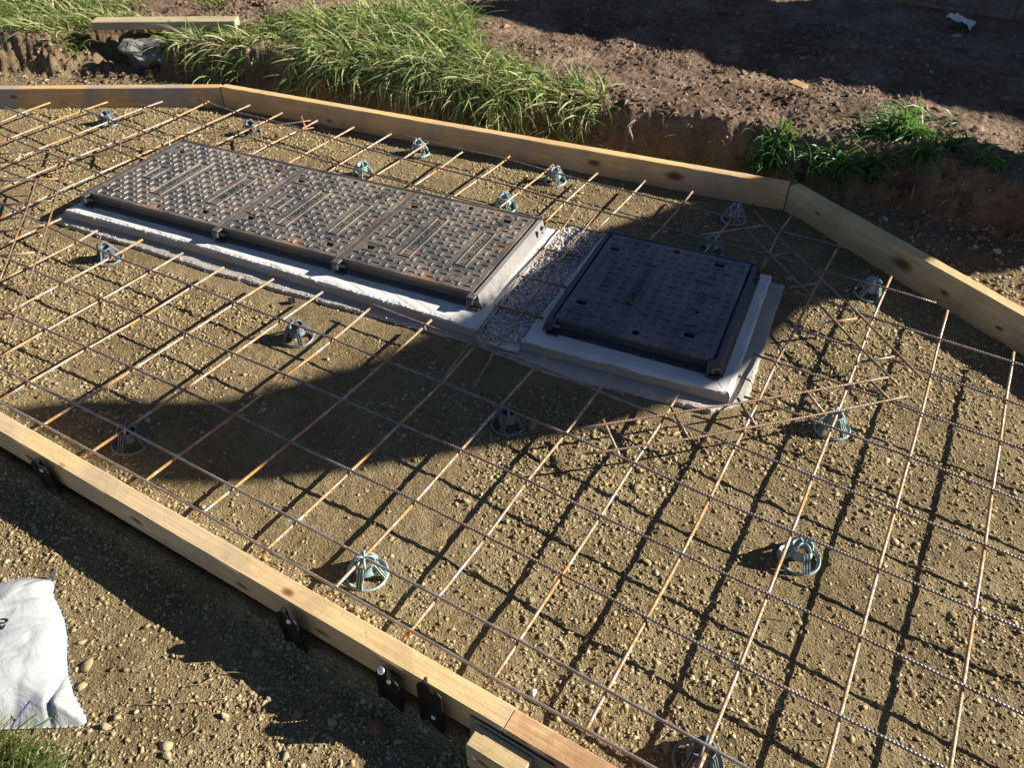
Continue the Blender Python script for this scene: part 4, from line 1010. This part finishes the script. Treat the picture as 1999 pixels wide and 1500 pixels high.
rs = np.random.RandomState(31); n = 420; x = rs.uniform(-1.5, 2.5, n); y = rs.uniform(-.9, 2.1, n); k = (y > -.1) | (y < -.22); x, y = x[k], y[k]; n = len(x)
k = (y < far_line(x)-.03) & ~((x > -1.15) & (x < 1.58) & (y > .70+.09*x) & (y < 1.50+.1*x)); x, y = x[k], y[k]; n = len(x)
o = blades('fibres', np.stack([x, y, ground_h(x, y)[0]+.004], -1), rs.uniform(.008, .035, n), rs.uniform(.0008, .0018, n), rs.uniform(0, 6.3, n), rs.uniform(1.35, 1.6, n), rs.uniform(-.1, .1, n), M_STRAW, 8, 3)
tag(o, 'short dry root fibres strewn over the brown soil', 'plant litter', kind='stuff')
# ------------------------------------------------------------------ things on the far bank
wl = wood_mat('weathered_post', (.52,.44,.28), (.38,.30,.17), [])
A, B = at(176, 42, .15), at(458, 40, .15); d = B-A
t = MB(); t.box(0, 0, -.045, d.length, .095, .0); o = t.build('timber_post', wl, bevel=.004); o.location = A+Vector((0, 0, 0)); o.rotation_euler = (0, 0, math.atan2(d.y, d.x))
tag(o, 'pale squared timber lying in the grass at the upper left', 'timber')
A = at(188, 95, .03)
bm = bmesh.new(); bmesh.ops.create_cube(bm, size=1); bmesh.ops.subdivide_edges(bm, edges=bm.edges, cuts=9, use_grid_fill=True)
for v in bm.verts:
    c = v.co; w = Vector((vn(c.x*3+c.z, c.y*3, 1, 61), vn(c.y*3, c.z*3+c.x, 1, 62), vn(c.z*3, c.x*3+c.y, 1, 63)))
    c.x, c.y, c.z = c.x*.20+w.x*.12, c.y*.20+w.y*.12, c.z*.19+w.z*.08
me = bpy.data.meshes.new('concrete_lump'); bm.to_mesh(me); bm.free(); o = link_mesh('concrete_lump', me, M_LUMP); o.location = (-2.20, 2.13, -.01); o.rotation_euler = (0, 0, .5)
tag(o, 'rough grey concrete footing under the end of the timber post', 'concrete block')
def offcut(px, py, z, sx, sy, sz, rz, m, label, tilt=0):
    q = at(px, py, z); o = MB().box(-sx/2, -sy/2, 0, sx/2, sy/2, sz).build('wood_offcut', m, None, bevel=.002); o.location = (q.x, q.y, hz(q.x, q.y)+.004); o.rotation_euler = (R_(tilt), R_(tilt*.5), rz)
    tag(o, label, 'wood piece', 'small wood offcuts on the bank')
offcut(1558, 166, .1, .085, .05, .018, R_(-25), wood_mat('offcut_tan', (.52,.36,.17), (.38,.25,.11)), 'tan wood offcut lying on the sunlit bare bank', 6)
offcut(1876, 289, .09, .085, .05, .018, R_(25), wood_mat('offcut_green', (.33,.33,.12), (.22,.22,.08)), 'yellow green wood offcut at the bank edge near the right side', -8)
o = MB().box(-.012, -.010, 0, .012, .010, .003).build('rubber_chip', M_BLACK); q = at(569, 587, -.05); o.location = (q.x, q.y, -.050); o.rotation_euler = (R_(20), R_(14), .8)
tag(o, 'small dark square chip leaning on the edge of the long slab', 'chip')
# white rag
bm = bmesh.new(); bmesh.ops.create_grid(bm, x_segments=24, y_segments=12, size=1)
for v in bm.verts:
    x, y = v.co.x, v.co.y; r = math.hypot(x, y)
    v.co = Vector((x*.075*(1+.3*float(vn(y, x, 2, 71))), y*.045*(1+.6*float(vn(x, y, 2, 72))), .028*(1-r*r*.4)+.035*float(vn(x, y, 3, 70))))
bmesh.ops.solidify(bm, geom=bm.faces[:], thickness=.002)
me = bpy.data.meshes.new('white_rag'); bm.to_mesh(me); bm.free(); o = link_mesh('white_rag', me, plain('rag_cloth', (.55,.58,.57), .8)); q = at(1872, 46, .12); o.location = (q.x, q.y, hz(q.x, q.y)+.03); o.rotation_euler = (0, R_(12), -.1)
tag(o, 'crumpled white rag on the shaded soil at the upper right', 'rag')
# rusty cage standing at the top right
t = empty('rebar_cage', (0, 0, 0), 'rusty steel cage of upright bars standing on the dark soil at the top right', 'steel cage')
for (px, py) in ((1750,10),(1762,15),(1825,20),(1835,24),(1900,34),(1912,38),(1974,44),(1988,50),(2040,56),(2052,62)):
    q = at(px, py, .13); z = hz(q.x, q.y); MB().tube([(q.x, q.y, z-.01), (q.x+.012, q.y+.02, z+.3), (q.x+.03, q.y+.05, z+.75)], .0055, 8, uv=True).build('upright_bar', M_THIN, t, smooth=True)
for hh, py0, py1 in ((.012, 22, 50), (.02, 30, 58), (.17, 0, 0), (.5, 0, 0)):
    a, b = at(1745, 12, .13), at(2060, 58, .13); bar('level_bar', [Vector((a.x, a.y+.03, .13+hh+.01*(hh < .1))), Vector((b.x, b.y+.03, .13+hh))], .005, M_THIN, t, hh)

# ------------------------------------------------------------------ unseen shade casters added outside the picture (they stand to the right and behind)
es = Vector((math.cos(SUN_AZ), math.sin(SUN_AZ))); ew = Vector((-math.sin(SUN_AZ), math.cos(SUN_AZ))); tanE = math.tan(SUN_EL)
M_BARK = plain('bark', (.12,.085,.055), .9, bmp=60)
shade = [(0,805),(60,790),(180,778),(300,783),(430,782),(520,762),(600,738),(680,718),(735,700),(800,668),(860,632),(915,600),(965,566),(1020,530),(1090,482),(1160,452),(1250,425),(1330,398)]
shade_lo = [(1999,545),(1840,575),(1700,552),(1630,585),(1570,605),(1530,650),(1480,700),(1400,750),(1300,792),(1200,828),(1100,852),(1000,868),(900,885),(780,905),(650,925),(500,940),(380,947),(280,944),(180,900),(85,856)]
D0 = 6.0
def to_plane(px, py):
    p = at(px, py, -.06); s = p.x*es.x+p.y*es.y; w = p.x*ew.x+p.y*ew.y
    return (w, (D0-s)*tanE-.06)
pl = [to_plane(*p) for p in shade] + [(1.42, 1.55), (1.30, 1.0), (1.22, .1), (1.12, -.1), (.92, -.1), (.86, .6), (.78, 1.3)] + [to_plane(*p) for p in shade_lo[2:]]
pl = np.array(pl)
t = empty('added_shade_tree', (D0*es.x+1.0*ew.x, D0*es.y+1.0*ew.y, -.06), 'added unseen tree shape, cut to the shade it casts, right of the picture', 'shade caster')
bm = bmesh.new()
front = [bm.verts.new((es.x*(D0-.10)+ew.x*w, es.y*(D0-.10)+ew.y*w, z-.1*tanE)) for w, z in pl]; back = [bm.verts.new((es.x*(D0+.10)+ew.x*w, es.y*(D0+.10)+ew.y*w, z+.1*tanE)) for w, z in pl]
n = len(pl); bm.faces.new(front); bm.faces.new(back[::-1])
for i in range(n): bm.faces.new((front[i], back[i], back[(i+1) % n], front[(i+1) % n]))
bmesh.ops.recalc_face_normals(bm, faces=bm.faces); me = bpy.data.meshes.new('caster_core'); bm.to_mesh(me); bm.free()
o = link_mesh('caster_body', me, plain('caster_green', (.035,.06,.02), .8, bmp=40)); o.parent = t; o.matrix_parent_inverse = Matrix.Translation(-t.location)  # added caster body in the outline of the wanted shade, dressed as a crown
rs = np.random.RandomState(5); n = 5000; P = []
x0, z0 = pl.min(0); x1, z1 = pl.max(0)
while len(P) < n:
    w, z = rs.uniform(x0, x1), rs.uniform(z0, z1); c = False
    for i in range(len(pl)):
        a, b = pl[i], pl[(i+1) % len(pl)]
        if (a[1] > z) != (b[1] > z) and w < (b[0]-a[0])*(z-a[1])/(b[1]-a[1]+1e-9)+a[0]: c = not c
    if c:
        dd = rs.uniform(-.35, .35); P.append((es.x*(D0+dd)+ew.x*w, es.y*(D0+dd)+ew.y*w, z+dd*tanE))
P = np.array(P); o = blades('caster_foliage', P, rs.uniform(.03, .07, n), rs.uniform(.008, .02, n), rs.uniform(0, 6.3, n), rs.uniform(.2, 1.5, n), rs.uniform(0, .8, n), M_TUFT, 3, 2)
o.parent = t; o.matrix_parent_inverse = Matrix.Translation(-t.location)
tk = MB().tube([(0, 0, -.1), (.02, .02, .6), (0, .02, 1.2)], [.09, .07, .05], 12).build('caster_trunk', M_BARK, t, smooth=True)
# unseen wall added behind so that its top edge throws the shade over the far ground
HB = 2.9; YB = 3.42 + (HB-.12)/tanE*math.sin(SUN_AZ); XB = -1.0 + (HB-.12)/tanE*math.cos(SUN_AZ)
t = empty('added_shade_wall', (XB, YB, 0), 'unseen brick wall added outside the picture to shade the far ground', 'wall')
def brick_mat():
    m, n, p = mat('brickwork'); v = coords(n); b = nd(n, 'ShaderNodeTexBrick'); mp = nd(n, 'ShaderNodeMapping'); mp.inputs['Rotation'].default_value = (R_(90), 0, 0)
    n.links.new(v, mp.inputs[0]); n.links.new(mp.outputs[0], b.inputs[0]); b.inputs['Scale'].default_value = 4.4
    b.inputs[1].default_value = (.28,.12,.07,1); b.inputs[2].default_value = (.22,.09,.06,1); b.inputs[3].default_value = (.35,.33,.3,1); n.links.new(b.outputs[0], p.inputs[0]); return m
q = MB(); q.box(0, 0, -.1, 14, .22, HB-.08); q.build('caster_bricks', brick_mat(), t)
q = MB(); 
for i in range(48): q.box(i*.292, -.03-.004*(i % 3), HB-.08, i*.292+.286, .25, HB+.012*math.sin(i*2.1))
q.build('caster_coping', M_LUMP, t)
